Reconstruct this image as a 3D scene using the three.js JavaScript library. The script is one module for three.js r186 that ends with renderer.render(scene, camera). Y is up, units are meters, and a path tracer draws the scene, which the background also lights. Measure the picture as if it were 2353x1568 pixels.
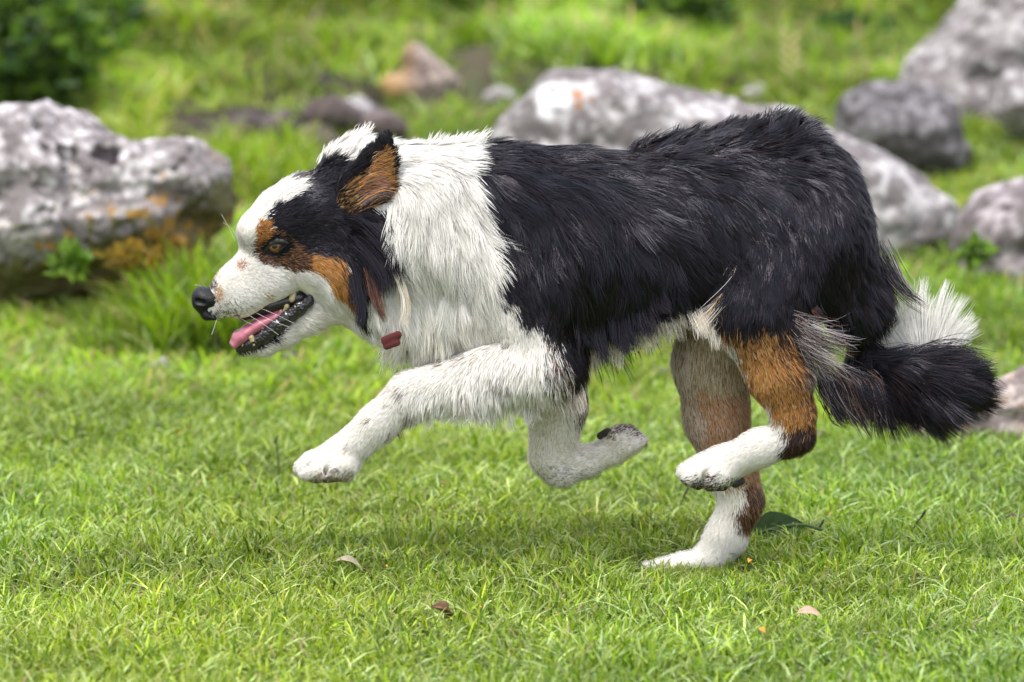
import * as THREE from 'three';
import { ImprovedNoise } from 'three/addons/math/ImprovedNoise.js';
import { mergeGeometries } from 'three/addons/utils/BufferGeometryUtils.js';

// ---------------------------------------------------------------- camera, sky, sun, exposure
const scene = new THREE.Scene();
const PITCH = 9 * Math.PI / 180, DIST = 8.1, MID_Y = 0.365;
const S = 1 / 1517;                                    // one drawing unit (1/1517 m): the dog was measured on a sheet of 2353 x 1568 units
const HALF = 784 * S / DIST;
const camera = new THREE.PerspectiveCamera(2 * Math.atan(HALF) * 180 / Math.PI, 1024 / 682, 0.1, 900);
camera.position.set(0, MID_Y + DIST * Math.sin(PITCH), DIST * Math.cos(PITCH));
camera.lookAt(0, MID_Y, 0);
camera.focus = 8.02;
camera.userData.fStop = 3.5;

const SW = 256, SH = 128, skyData = new Float32Array(SW * SH * 4);
for (let r = 0; r < SH; r++) for (let c = 0; c < SW; c++) {
  const el = Math.max(0, ((r + 0.5) / SH - 0.5) * Math.PI), i = (r * SW + c) * 4, b = 0.48 + 0.42 * Math.sin(el);   // bright thin overcast
  skyData[i] = 0.93 * b; skyData[i + 1] = 0.98 * b; skyData[i + 2] = 1.1 * b; skyData[i + 3] = 1;
}
const skyTex = new THREE.DataTexture(skyData, SW, SH, THREE.RGBAFormat, THREE.FloatType);
skyTex.mapping = THREE.EquirectangularReflectionMapping; skyTex.needsUpdate = true;
scene.background = skyTex; scene.environment = skyTex;

const sun = new THREE.DirectionalLight(new THREE.Color(1, 0.95, 0.86), 1.5);
sun.name = 'sun'; sun.position.set(-2.6, 7.5, 3.0); sun.target.position.set(0, 0, 0);
sun.castShadow = true; sun.shadow.radius = 20; sun.shadow.mapSize.set(2048, 2048);
Object.assign(sun.shadow.camera, { left: -5, right: 5, top: 5, bottom: -5, near: 0.5, far: 30 });
scene.add(sun, sun.target);

const renderer = new THREE.WebGLRenderer();
renderer.toneMapping = THREE.LinearToneMapping;
renderer.toneMappingExposure = 2.6;
renderer.shadowMap.enabled = true;

// ---------------------------------------------------------------- helpers
let seed = 12345;
const rnd = () => { seed = (seed + 0x6D2B79F5) | 0; let t = Math.imul(seed ^ (seed >>> 15), 1 | seed); t = (t + Math.imul(t ^ (t >>> 7), 61 | t)) ^ t; return ((t ^ (t >>> 14)) >>> 0) / 4294967296; };
const rr = (a, b) => a + (b - a) * rnd();
const gauss = () => (rnd() + rnd() + rnd() - 1.5) * 1.15;
const P = new ImprovedNoise();
const noise = (x, y, z) => P.noise(x + 31.7, y + 17.3, z + 53.1);
const fbm = (x, y, z, o = 4) => { let s = 0, a = 0.5; for (let i = 0; i < o; i++) { s += a * noise(x, y, z); x = x * 2.03 + 5.1; y = y * 2.03 + 1.7; z = z * 2.03 + 9.2; a *= 0.5; } return s; };
const clamp = THREE.MathUtils.clamp, lerp = THREE.MathUtils.lerp, smooth = THREE.MathUtils.smoothstep;
const V = (x, y, z) => new THREE.Vector3(x, y, z);
const mix3 = (a, b, t) => [lerp(a[0], b[0], t), lerp(a[1], b[1], t), lerp(a[2], b[2], t)];
const hash = (i) => { let t = Math.imul(i ^ 0x9E3779B9, 0x85EBCA6B); t ^= t >>> 13; t = Math.imul(t, 0xC2B2AE35); t ^= t >>> 16; return (t >>> 0) / 4294967296; };
const CAMY = camera.position.y, CAMZ = camera.position.z, SP = Math.sin(PITCH), CP = Math.cos(PITCH);
// the place in the field, z metres behind (-) or before (+) the dog, that the measured sheet shows at (u, v)
function at(u, v, z = 0) {
  const x = (u - 1176.5) / 784 * HALF, y = (784 - v) / 784 * HALF;
  const dy = y * CP - SP, dz = -CP - y * SP, t = (z - CAMZ) / dz;
  return V(x * t, CAMY + dy * t, z);
}
const zoomAt = (z) => (DIST - z) / DIST;               // units grow with distance
function tag(o, label, category, group, kind) {
  if (label) o.userData.label = label;
  if (category) o.userData.category = category;
  if (group) o.userData.group = group;
  if (kind) o.userData.kind = kind;
  return o;
}
const taken = {};
const numbered = (n) => { const k = taken[n] = (taken[n] ?? -1) + 1; return k ? n + '_' + String(k).padStart(3, '0') : n; };
function mesh(name, geo, mat, parent) {
  const m = new THREE.Mesh(geo, mat); m.name = parent === scene ? numbered(name) : name; m.castShadow = m.receiveShadow = true; parent.add(m); return m;
}
function group(name, p) { const g = new THREE.Group(); g.name = numbered(name); g.position.copy(p); scene.add(g); return g; }
const std = (o) => new THREE.MeshStandardMaterial(o);
const lin = (r, g, b) => new THREE.Color().setRGB(r, g, b);

// signed distance pieces: tapered capsules, squeezed across the body by zs
function cap(a, b, ra, rb, zs = 1) { return { a, b, ra, rb, zs, ab: b.clone().sub(a), L: Math.max(1e-9, (b.x - a.x) ** 2 + (b.y - a.y) ** 2 + ((b.z - a.z) / zs) ** 2) }; }
function capD(c, x, y, z) {
  const px = x - c.a.x, py = y - c.a.y, pz = (z - c.a.z) / c.zs, bz = c.ab.z / c.zs;
  let t = (px * c.ab.x + py * c.ab.y + pz * bz) / c.L; t = t < 0 ? 0 : t > 1 ? 1 : t;
  const qx = px - c.ab.x * t, qy = py - c.ab.y * t, qz = pz - bz * t;
  return (Math.sqrt(qx * qx + qy * qy + qz * qz) - (c.ra + (c.rb - c.ra) * t)) * (c.zs < 1 ? 0.5 + 0.5 * c.zs : 1);
}
const smin = (a, b, k) => { const h = k - Math.abs(a - b); return Math.min(a, b) - (h > 0 ? h * h / (4 * k) : 0); };
const smax = (a, b, k) => -smin(-a, -b, k);

// naive surface nets over a grid that is only filled near the surface
function surface(F, lo, hi, h, lip = 1.5) {
  const nx = Math.ceil((hi.x - lo.x) / h) + 2, ny = Math.ceil((hi.y - lo.y) / h) + 2, nz = Math.ceil((hi.z - lo.z) / h) + 2, B = 8;
  const val = new Float32Array(nx * ny * nz), I = (i, j, k) => i + nx * (j + ny * k), rad = h * B * 0.87;
  for (let bk = 0; bk < nz; bk += B) for (let bj = 0; bj < ny; bj += B) for (let bi = 0; bi < nx; bi += B) {
    const cx = lo.x + (bi + 3.5) * h, cy = lo.y + (bj + 3.5) * h, cz = lo.z + (bk + 3.5) * h;
    if (F.all) F.all();
    const d = F.at(cx, cy, cz), far = Math.abs(d) > lip * rad;
    if (!far && F.near) F.near(cx, cy, cz, rad);
    for (let k = bk; k < Math.min(nz, bk + B); k++) for (let j = bj; j < Math.min(ny, bj + B); j++) for (let i = bi; i < Math.min(nx, bi + B); i++)
      val[I(i, j, k)] = far ? Math.sign(d) * 1 : F.at(lo.x + i * h, lo.y + j * h, lo.z + k * h);
  }
  if (F.all) F.all();
  const id = new Int32Array(nx * ny * nz).fill(-1), pos = [], off = [0, 1, nx, nx + 1, nx * ny, nx * ny + 1, nx * ny + nx, nx * ny + nx + 1];
  const E = [[0, 1], [2, 3], [4, 5], [6, 7], [0, 2], [1, 3], [4, 6], [5, 7], [0, 4], [1, 5], [2, 6], [3, 7]];
  for (let k = 0; k < nz - 1; k++) for (let j = 0; j < ny - 1; j++) for (let i = 0; i < nx - 1; i++) {
    const b = I(i, j, k); let m = 0;
    for (let c = 0; c < 8; c++) if (val[b + off[c]] < 0) m |= 1 << c;
    if (m === 0 || m === 255) continue;
    let sx = 0, sy = 0, sz = 0, n = 0;
    for (const [p, q] of E) {
      if (((m >> p) & 1) === ((m >> q) & 1)) continue;
      const vp = val[b + off[p]], t = vp / (vp - val[b + off[q]]);
      sx += (p & 1) + ((q & 1) - (p & 1)) * t; sy += ((p >> 1) & 1) + (((q >> 1) & 1) - ((p >> 1) & 1)) * t; sz += (p >> 2) + ((q >> 2) - (p >> 2)) * t; n++;
    }
    id[b] = pos.length / 3; pos.push(lo.x + (i + sx / n) * h, lo.y + (j + sy / n) * h, lo.z + (k + sz / n) * h);
  }
  const idx = [], st = [1, nx, nx * ny];
  for (let k = 1; k < nz - 1; k++) for (let j = 1; j < ny - 1; j++) for (let i = 1; i < nx - 1; i++) {
    const b = I(i, j, k), inside = val[b] < 0;
    for (let a = 0; a < 3; a++) {
      if ((val[b + st[a]] < 0) === inside) continue;
      const u = st[(a + 1) % 3], w = st[(a + 2) % 3], q = [id[b], id[b - u], id[b - u - w], id[b - w]];
      if (q.some((x) => x < 0)) continue;
      if (inside) idx.push(q[0], q[1], q[2], q[0], q[2], q[3]); else idx.push(q[0], q[2], q[1], q[0], q[3], q[2]);
    }
  }
  const dist = (x, y, z) => {
    const gx = clamp((x - lo.x) / h, 0, nx - 1.001), gy = clamp((y - lo.y) / h, 0, ny - 1.001), gz = clamp((z - lo.z) / h, 0, nz - 1.001), i = Math.floor(gx), j = Math.floor(gy), k = Math.floor(gz), b = I(i, j, k), fx = gx - i, fy = gy - j, fz = gz - k;
    return lerp(lerp(lerp(val[b], val[b + 1], fx), lerp(val[b + off[2]], val[b + off[3]], fx), fy), lerp(lerp(val[b + off[4]], val[b + off[5]], fx), lerp(val[b + off[6]], val[b + off[7]], fx), fy), fz);
  };
  const grad = (x, y, z, e = h) => {
    const g = V(dist(x + e, y, z) - dist(x - e, y, z), dist(x, y + e, z) - dist(x, y - e, z), dist(x, y, z + e) - dist(x, y, z - e));
    return g.lengthSq() > 1e-18 ? g.normalize() : V(0, 1, 0);
  };
  const g = new THREE.BufferGeometry(), nor = new Float32Array(pos.length);
  for (let i = 0; i < pos.length; i += 3) grad(pos[i], pos[i + 1], pos[i + 2]).toArray(nor, i);
  g.setAttribute('position', new THREE.Float32BufferAttribute(pos, 3)); g.setAttribute('normal', new THREE.BufferAttribute(nor, 3)); g.setIndex(idx);
  return { geo: g, dist, grad };
}
function paint(geo, f) {
  const p = geo.attributes.position, n = geo.attributes.normal, c = new Float32Array(p.count * 3);
  for (let i = 0; i < p.count; i++) { const k = f(p.getX(i), p.getY(i), p.getZ(i), n.getX(i), n.getY(i), n.getZ(i)); c[i * 3] = k[0]; c[i * 3 + 1] = k[1]; c[i * 3 + 2] = k[2]; }
  geo.setAttribute('color', new THREE.BufferAttribute(c, 3)); return geo;
}

// flat tapering hairs and blades collected into one geometry
class Strands {
  constructor() { this.p = []; this.n = []; this.c = []; this.i = []; this.count = 0; }
  add(pts, side, nrm, w, c0, c1) {
    const m = pts.length - 1, b = this.p.length / 3, along = pts[m].clone().sub(pts[0]), face = side.clone().cross(along).normalize();
    if (nrm && face.dot(nrm) < 0) side = side.clone().negate();
    if (!nrm) nrm = face;
    for (let k = 0; k <= m; k++) {
      const s = k / m, q = pts[k], c = mix3(c0, c1, s), ww = w * (k === 0 ? 0.8 : 1 - 0.55 * s * s) * 0.5;
      if (k === m) { this.p.push(q.x, q.y, q.z); this.n.push(nrm.x, nrm.y, nrm.z); this.c.push(...c); break; }
      this.p.push(q.x - side.x * ww, q.y - side.y * ww, q.z - side.z * ww, q.x + side.x * ww, q.y + side.y * ww, q.z + side.z * ww);
      this.n.push(nrm.x - side.x * 0.5, nrm.y - side.y * 0.5, nrm.z - side.z * 0.5, nrm.x + side.x * 0.5, nrm.y + side.y * 0.5, nrm.z + side.z * 0.5); this.c.push(...c, ...c);
    }
    for (let k = 0; k < m - 1; k++) { const a = b + 2 * k; this.i.push(a, a + 1, a + 3, a, a + 3, a + 2); }
    const a = b + 2 * (m - 1); this.i.push(a, a + 1, a + 2); this.count++;
  }
  geo() {
    const g = new THREE.BufferGeometry();
    for (let i = 0; i < this.n.length; i += 3) { const l = Math.hypot(this.n[i], this.n[i + 1], this.n[i + 2]) || 1; this.n[i] /= l; this.n[i + 1] /= l; this.n[i + 2] /= l; }
    g.setAttribute('position', new THREE.Float32BufferAttribute(this.p, 3)); g.setAttribute('normal', new THREE.Float32BufferAttribute(this.n, 3)); g.setAttribute('color', new THREE.Float32BufferAttribute(this.c, 3)); g.setIndex(this.i);
    return g;
  }
}

// ---------------------------------------------------------------- the ground
const rise = (z) => { const t = Math.max(0, -z - 0.9); return t < 1 ? 0.0437 * t * t : 0.0437 + (t - 1) * 0.0875; };
function groundY(x, z) {
  const far = smooth(-z, 60, 140);
  return lerp(rise(Math.max(z, -140)), 9 + 2 * noise(x * 0.01, 0, z * 0.01), far) - 0.006 + 0.016 * noise(x * 2.1, 0, z * 2.1) + 0.006 * noise(x * 7, 3, z * 7) + smooth(-z, 2.6, 4.2) * (0.10 * noise(x * 1.3, 8, z * 1.3) + 0.07 * noise(x * 3.1, 5, z * 3.1));
}
// where the line of sight of a sheet point meets the ground
function onGround(u, v) { let z = 1.5; for (let i = 0; i < 900; i++, z -= 0.01) { const p = at(u, v, z); if (p.y < groundY(p.x, p.z)) return p; } return at(u, v, -7); }
const bare = [];                                        // [x, z, half breadth, half depth]: earth and trampled spots
const clearAt = (u, v, ru, rz, k = 0) => { const p = onGround(u, v); bare.push([p.x, p.z, ru * S * zoomAt(p.z), rz, k]); };
for (const [u, v, ru, rz] of [[600, 330, 110, 0.8], [720, 335, 120, 1.0], [850, 315, 110, 0.95], [930, 250, 50, 0.4], [700, 75, 42, 0.55], [600, 160, 90, 0.4], [545, 60, 30, 0.4], [1010, 238, 40, 0.3], [1150, 240, 46, 0.35], [440, 275, 80, 0.5], [1420, 70, 40, 0.4], [1250, 50, 50, 0.4], [1640, 60, 40, 0.45], [330, 120, 40, 0.5], [1900, 80, 40, 0.5], [1700, 225, 60, 0.35]]) clearAt(u, v, ru, rz);
const barren = (x, z) => { let m = 9, k = 0; for (const [a, b, r, d, q] of bare) { const e = Math.hypot((x - a) / r, (z - b) / d); if (e < m) { m = e; k = q; } } return [m, k]; };
{
  const xs = [], zs = [];
  for (let t = -1; t <= 1.0001; t += 1 / 110) xs.push(Math.sign(t) * (2.4 * Math.abs(t) + 330 * Math.abs(t) ** 9));
  for (let t = -1; t <= 1.0001; t += 1 / 110) zs.push(-2.2 + Math.sign(t) * (4.4 * Math.abs(t) + 330 * Math.abs(t) ** 9));
  const pos = [], idx = [];
  for (const z of zs) for (const x of xs) pos.push(x, groundY(x, z), z);
  for (let j = 0; j < zs.length - 1; j++) for (let i = 0; i < xs.length - 1; i++) { const a = j * xs.length + i, b = a + xs.length; idx.push(a, b, a + 1, b, b + 1, a + 1); }
  const g = new THREE.BufferGeometry(); g.setAttribute('position', new THREE.Float32BufferAttribute(pos, 3)); g.setIndex(idx); g.computeVertexNormals();
  paint(g, (x, y, z) => {
    const a = fbm(x * 3, 0, z * 3, 4), soil = 1 - smooth(barren(x, z)[0] + 0.8 * a, 0.7, 1.15), far = smooth(Math.hypot(x, z), 8, 20);
    return mix3(mix3(mix3([0.045, 0.06, 0.015], [0.06, 0.045, 0.025], clamp(0.5 + a * 1.6, 0, 1)), mix3([0.014, 0.009, 0.006], [0.045, 0.03, 0.02], clamp(0.5 + 2.2 * fbm(x * 16, 3, z * 16, 3), 0, 1)), soil), [0.08, 0.13, 0.025], far);
  });
  tag(mesh('ground', g, std({ vertexColors: true, roughness: 1 }), scene), 'grassy ground rising to a green bank behind the dog', 'ground', null, 'structure');
}

// ---------------------------------------------------------------- grass
const greens = [[0.23, 0.37, 0.006], [0.27, 0.395, 0.008], [0.175, 0.32, 0.009], [0.31, 0.425, 0.04], [0.10, 0.21, 0.008], [0.37, 0.47, 0.15], [0.33, 0.46, 0.17]];
function tuft(blades, spread, hMin, hMax, wMin, wMax, lean, dry = 0.02) {
  const s = new Strands();
  for (let i = 0; i < blades; i++) {
    const a = rr(0, 6.283), r = spread * Math.sqrt(rnd()), b = rr(0, 6.283), len = rr(hMin, hMax), l = lean * (0.25 + rnd()), droop = rr(0.1, 0.9) * lean;
    const d = V(Math.cos(b), 0, Math.sin(b)), pts = [];
    for (let k = 0; k <= 4; k++) { const t = k / 4, q = l * t + droop * t * t; pts.push(V(Math.cos(a) * r, -0.004, Math.sin(a) * r).addScaledVector(d, len * q * 0.85).add(V(0, len * t * (1 - 0.38 * q), 0))); }
    const side = V(-d.z, 0, d.x).applyAxisAngle(V(0, 1, 0), rr(-0.9, 0.9));
    let c = greens[Math.floor(rnd() ** 1.2 * greens.length)], k = rr(0.8, 1.2);
    if (rnd() < dry) c = rnd() < 0.5 ? [0.38, 0.3, 0.12] : [0.42, 0.36, 0.2];
    c = c.map((v) => v * k);
    s.add(pts, side, null, rr(wMin, wMax), mix3(c, [c[0] * 1.05, c[1] * 0.95, c[2]], 0.5), c);
  }
  return s.geo();
}
const grassSoft = new THREE.MeshPhysicalMaterial({ vertexColors: true, roughness: 0.9, transmission: 0.45, thickness: 0, specularIntensity: 0.35, side: THREE.DoubleSide });
const grassShiny = new THREE.MeshPhysicalMaterial({ vertexColors: true, roughness: 0.45, specularIntensity: 0.7, side: THREE.DoubleSide });
function scatter(name, label, variants, mats, spots) {
  const per = variants.map(() => []);
  for (const s of spots) per[Math.floor(rnd() * variants.length)].push(s);
  const made = [];
  variants.forEach((g, i) => {
    if (!per[i].length) return;
    const im = new THREE.InstancedMesh(g, mats[i % mats.length], per[i].length), o = new THREE.Object3D(), c = new THREE.Color();
    im.name = numbered(name); im.castShadow = im.receiveShadow = true;
    per[i].forEach(([x, z, sc, k, lift = 0], j) => {
      o.position.set(x, groundY(x, z) + lift, z); o.rotation.set(rr(-0.15, 0.15), rr(0, 6.283), rr(-0.15, 0.15)); o.scale.setScalar(sc); o.updateMatrix(); im.setMatrixAt(j, o.matrix);
      im.setColorAt(j, c.setRGB(...k));
    });
    tag(im, label, 'grass', null, 'stuff'); scene.add(im); made.push(im);
  });
  return made;
}
// turf pressed down under and before the standing paw
const pawSpot = onGround(1560, 1325), flat = (x, z) => 0.55 + 0.45 * smooth(Math.hypot((x - pawSpot.x - 0.01) / 0.13, (z - pawSpot.z - 0.03) / 0.13), 0.75, 1.3);
const tone = (x, z, k = 1) => { const a = fbm(x * 2.2, 4, z * 2.2, 3), b = fbm(x * 0.9, 9, z * 0.9, 2), v = k * (1 + 0.6 * a + rr(-0.12, 0.12)); return [v * (1.04 + 0.25 * b), v, v * (1 - 0.4 * b)]; };
{
  const short = [0, 1, 2, 3, 4, 5].map((i) => tuft(22, 0.026, 0.022, 0.066, 0.0022, 0.0048, i % 2 ? 0.9 : 0.5, 0.03));
  const spots = [];
  for (let z = 1.15; z > -1.9; z -= 0.019) for (let x = -1.7; x < 1.7; x += 0.019) { const px = x + rr(-0.01, 0.01), pz = z + rr(-0.01, 0.01); if (Math.abs(px) < 1.15 + 0.14 * (1 - pz)) spots.push([px, pz, rr(0.7, 1.2) * (1 + 0.5 * fbm(px * 4, 2, pz * 4, 2)) * flat(px, pz), tone(px, pz)]); }
  scatter('short_grass', 'short bright green grass all over the ground around the dog', short, [grassSoft, grassShiny, grassSoft], spots);
  const longer = [0, 1, 2].map(() => tuft(7, 0.02, 0.045, 0.085, 0.0022, 0.0042, 0.9, 0.12)), ls = [];
  for (let i = 0; i < 2600; i++) { const x = rr(-1.1, 1.1), z = rr(-2.2, 1.0); if (fbm(x * 2, 6, z * 2, 2) + rr(-0.25, 0.25) > 0) ls.push([x, z, rr(0.7, 1.15), tone(x, z, 1.05)]); }
  scatter('long_grass', 'longer arching grass blades standing out of the short turf', longer, [grassSoft, grassShiny, grassSoft], ls);
  const back = [0, 1, 2, 3].map(() => tuft(24, 0.05, 0.03, 0.095, 0.004, 0.008, 0.8, 0.04)), bs = [];
  for (let z = -1.35; z > -8.5; z -= 0.036) for (let x = -3; x < 3; x += 0.036) {
    const px = x + rr(-0.02, 0.02), pz = z + rr(-0.02, 0.02); if (Math.abs(px) > 1.7 + 0.15 * -pz) continue;
    const hole = barren(px, pz)[0] + 0.5 * fbm(px * 6, 21, pz * 6, 3); if (hole < 0.95 || (pz < -2.9 && fbm(px * 2.1, 25, pz * 1.3, 3) < -0.17)) continue;
    bs.push([px, pz, rr(0.7, 1.25) * (0.75 + smooth(-pz, 3.6, 5) * (0.6 + 1.6 * Math.max(0, fbm(px * 3, 13, pz * 3, 2)))), tone(px, pz, (1.12 + 1.1 * fbm(px * 2.6, 33, pz * 1.7, 3)))]);
  }
  for (let i = 0; i < 260; i++) { const [x, z, r, d] = bare[Math.floor(rnd() * bare.length)], px = x + gauss() * r * 0.8, pz = z + gauss() * d * 0.8; if (pz < -2) bs.push([px, pz, rr(0.4, 0.9), tone(px, pz, 0.9)]); }
  scatter('bank_grass', 'loose grass growing over the bank behind the boulders', back, [grassSoft], bs);
}

// ---------------------------------------------------------------- boulders and stones
const rockMat = std({ vertexColors: true, roughness: 0.92 });
// pieces: [u, v, w, u2, v2, w2, r, r2] on the sheet at depth z
function rock(name, label, z, pieces, o = {}, parent = scene) {
  const { k = 22, amp = 14, freq = 9, h = 0.006, squash = 1, color, cuts = [], ridge = 0, pit = 1.3, facet = 0.75, seedAt = z * 7.7 } = o, f = zoomAt(z) * S;
  const J = (u, v, w) => at(u, v, z + w * f);
  const caps = pieces.map(([u, v, w, u2, v2, w2, r, r2]) => cap(J(u, v, w), J(u2, v2, w2), r * f, r2 * f, squash));
  const holes = cuts.map(([u, v, w, u2, v2, w2, r, r2, zs = 1]) => cap(J(u, v, w), J(u2, v2, w2), r * f, r2 * f, zs));
  let rs = Math.floor(Math.abs(seedAt) * 1000) + name.length; const dirs = [];
  for (let i = 0; i < 22; i++) dirs.push(V(hash(rs++) - 0.5, hash(rs++) - 0.5, hash(rs++) - 0.5).normalize());
  const capR = (c, x, y, z) => {                         // a capsule with cleaved faces
    const px = x - c.a.x, py = y - c.a.y, pz = z - c.a.z; let t = (px * c.ab.x + py * c.ab.y + pz * c.ab.z) / c.L; t = t < 0 ? 0 : t > 1 ? 1 : t;
    const qx = px - c.ab.x * t, qy = py - c.ab.y * t, qz = pz - c.ab.z * t; let m = 0;
    for (const n of dirs) { const e = qx * n.x + qy * n.y + qz * n.z; if (e > m) m = e; }
    return lerp(Math.sqrt(qx * qx + qy * qy + qz * qz), m * 1.1, facet) - (c.ra + (c.rb - c.ra) * t);
  };
  const F = { at(x, y, zz) {
    let d = 9; for (const c of caps) d = smin(d, capR(c, x, y, zz), k * f);
    for (const c of holes) d = smax(d, -capD(c, x, y, zz), 10 * f);
    if (Math.abs(d) < 0.08) d += amp * f * (1.6 * fbm(x * freq + seedAt, y * freq, zz * freq, 4) + pit * Math.max(0, noise(x * freq * 4.3, y * freq * 4.3 + seedAt, zz * freq * 4.3) - 0.18) - ridge * (0.5 - Math.abs(noise(x * freq * 1.7, y * freq * 1.7 + seedAt, zz * freq * 1.7))));
    return d;
  } };
  const box = new THREE.Box3(); for (const c of caps) { const m = Math.max(c.ra, c.rb) * Math.max(1, squash) + 0.04; for (const q of [c.a, c.b]) { box.expandByPoint(q.clone().addScalar(m)); box.expandByPoint(q.clone().addScalar(-m)); } }
  const { geo, dist, grad } = surface(F, box.min, box.max, h, 2.2);
  paint(geo, (x, y, zz, nx, ny, nz) => {
    const a = fbm(x * 14 + seedAt, y * 14, zz * 14, 4), b = fbm(x * 45, y * 45 + seedAt, zz * 45, 3), c = fbm(x * 6, y * 6, zz * 6 + seedAt, 3);
    const e = fbm(x * 100, y * 110 + seedAt, zz * 110, 2);
    let q = mix3([0.125, 0.108, 0.108], [0.26, 0.234, 0.234], smooth(a + 0.6 * b + 0.4 * e, -0.28, 0.3));
    q = mix3(q, [0.43, 0.405, 0.405], smooth(a * 0.7 + b + 0.3 * c + 0.4 * e, 0.06, 0.24) * 0.9);
    q = mix3(q, [0.07, 0.06, 0.058], smooth(-b - 0.5 * c - 0.4 * e, 0.24, 0.38) * 0.85);
    if (color) q = color(q, x, y, zz, nx, ny, nz, a, b, c);
    return q;
  });
  const base = box.getCenter(V(0, 0, 0)); base.y = groundY(base.x, base.z);
  geo.translate(-base.x, -base.y, -base.z);
  const m = mesh(name, geo, rockMat, parent); m.position.copy(base);
  tag(m, label, 'rock');
  return { m, dist, grad, base };
}
{
  const rust = [0.28, 0.14, 0.012], mossC = [0.075, 0.075, 0.01];
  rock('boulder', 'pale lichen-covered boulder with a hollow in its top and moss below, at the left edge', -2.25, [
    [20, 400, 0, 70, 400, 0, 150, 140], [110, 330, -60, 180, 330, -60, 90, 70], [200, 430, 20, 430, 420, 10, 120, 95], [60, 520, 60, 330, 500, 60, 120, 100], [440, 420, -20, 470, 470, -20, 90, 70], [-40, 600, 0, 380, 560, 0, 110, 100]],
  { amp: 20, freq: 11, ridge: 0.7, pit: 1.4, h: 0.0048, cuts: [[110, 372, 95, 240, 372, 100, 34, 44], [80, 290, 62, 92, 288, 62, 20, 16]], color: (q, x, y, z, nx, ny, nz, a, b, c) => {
    q = q.map((t) => t * 1.3);
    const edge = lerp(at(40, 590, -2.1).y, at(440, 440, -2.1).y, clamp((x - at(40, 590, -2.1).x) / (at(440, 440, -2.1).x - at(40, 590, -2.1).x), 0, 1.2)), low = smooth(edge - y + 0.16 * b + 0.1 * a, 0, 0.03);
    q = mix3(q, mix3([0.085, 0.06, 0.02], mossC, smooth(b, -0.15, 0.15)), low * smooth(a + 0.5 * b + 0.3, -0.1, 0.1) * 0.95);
    return mix3(q, rust, smooth(c + 0.8 * b, 0.12, 0.24) * smooth(edge - y + 0.2 * b, -0.02, 0.02) * 0.8);
  } });
  const lichen = (q, x, y, z, nx, ny, nz, a, b, c) => mix3(mix3(q, [0.42, 0.17, 0.05], smooth(c - 0.4 * b, 0.33, 0.42) * 0.6), [0.62, 0.61, 0.61], smooth(0.045 - Math.hypot(x - at(1268, 232, -2.7).x, y - at(1268, 232, -2.7).y), 0, 0.02) * smooth(b, -0.4, 0.1));
  rock('boulder', 'long low grey boulder directly behind the back of the dog', -2.75, [
    [1290, 290, 0, 1420, 270, 0, 120, 105], [1420, 290, 0, 1800, 390, 10, 120, 130], [1250, 400, 40, 1500, 450, 40, 110, 130], [1800, 400, 0, 2020, 480, 20, 140, 120], [2000, 460, 20, 2120, 520, 30, 110, 85], [1500, 520, 60, 2050, 540, 30, 150, 100]],
  { amp: 15, freq: 8, h: 0.0075, color: lichen });
  rock('boulder', 'tall pale grey slab boulder in the top right corner', -4.0, [
    [2330, 60, 0, 2160, 200, 0, 120, 90], [2360, 80, -20, 2380, 330, -20, 170, 160], [2160, 200, 20, 2260, 310, 20, 80, 90], [2200, 220, 30, 2340, 300, 40, 100, 110]],
  { amp: 18, freq: 6, h: 0.009, ridge: 0.5, cuts: [[2290, 190, 150, 2310, 230, 150, 34, 26]] });
  rock('boulder', 'dark grey rounded boulder leaning below the tall slab', -3.55, [
    [2010, 280, 0, 2120, 300, 0, 90, 95], [2080, 330, 20, 2180, 350, 20, 60, 55], [1980, 270, 0, 2060, 250, -10, 62, 60]],
  { amp: 13, freq: 7, h: 0.008, color: (q) => [q[0] * 0.5, q[1] * 0.5, q[2] * 0.53] });
  rock('boulder', 'rounded brown grey stone by the tall slab at the right edge', -3.7, [[2345, 235, 60, 2400, 240, 60, 70, 80]], { amp: 12, freq: 8, h: 0.009 });
  rock('boulder', 'pinkish grey boulder at the right edge above the tail', -2.5, [
    [2290, 530, 0, 2420, 500, 0, 100, 110], [2270, 600, 20, 2400, 620, 20, 70, 90]], { amp: 13, freq: 8, h: 0.007, color: (q) => [q[0] * 0.86, q[1] * 0.8, q[2] * 0.83] });
  rock('boulder', 'low whitish layered stone lying in the grass behind the tail', -1.15, [
    [2150, 960, 0, 2420, 900, 0, 40, 75], [2130, 985, 25, 2400, 985, 25, 32, 45]], { amp: 10, freq: 14, h: 0.005, ridge: 0.8, color: (q, x, y, z, nx, ny, nz, a, b, c) => mix3([q[0] * 1.15, q[1] * 1.05, q[2]], [0.22, 0.13, 0.07], smooth(c + 0.5 * b, 0.05, 0.25) * 0.7) });
  rock('stone', 'pointed light brown stone on the bank above the dog', onGround(960, 236).z, [
    [955, 130, 0, 985, 185, 0, 34, 55], [905, 200, 10, 1000, 200, 0, 32, 42]], { amp: 8, freq: 9, h: 0.008, color: (q, x, y, z, nx, ny, nz, a, b, c) => mix3([q[0] * 0.85, q[1] * 0.72, q[2] * 0.62], [0.42, 0.24, 0.07], smooth(at(930, 0, -4.6).x - x, -0.05, 0.03) * 0.6) });
  const dark = (q, x, y, z, nx, ny, nz, a, b, c) => mix3([q[0] * 0.42, q[1] * 0.36, q[2] * 0.36], [0.05, 0.034, 0.024], clamp(0.4 + 2 * c, 0, 1));
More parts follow.
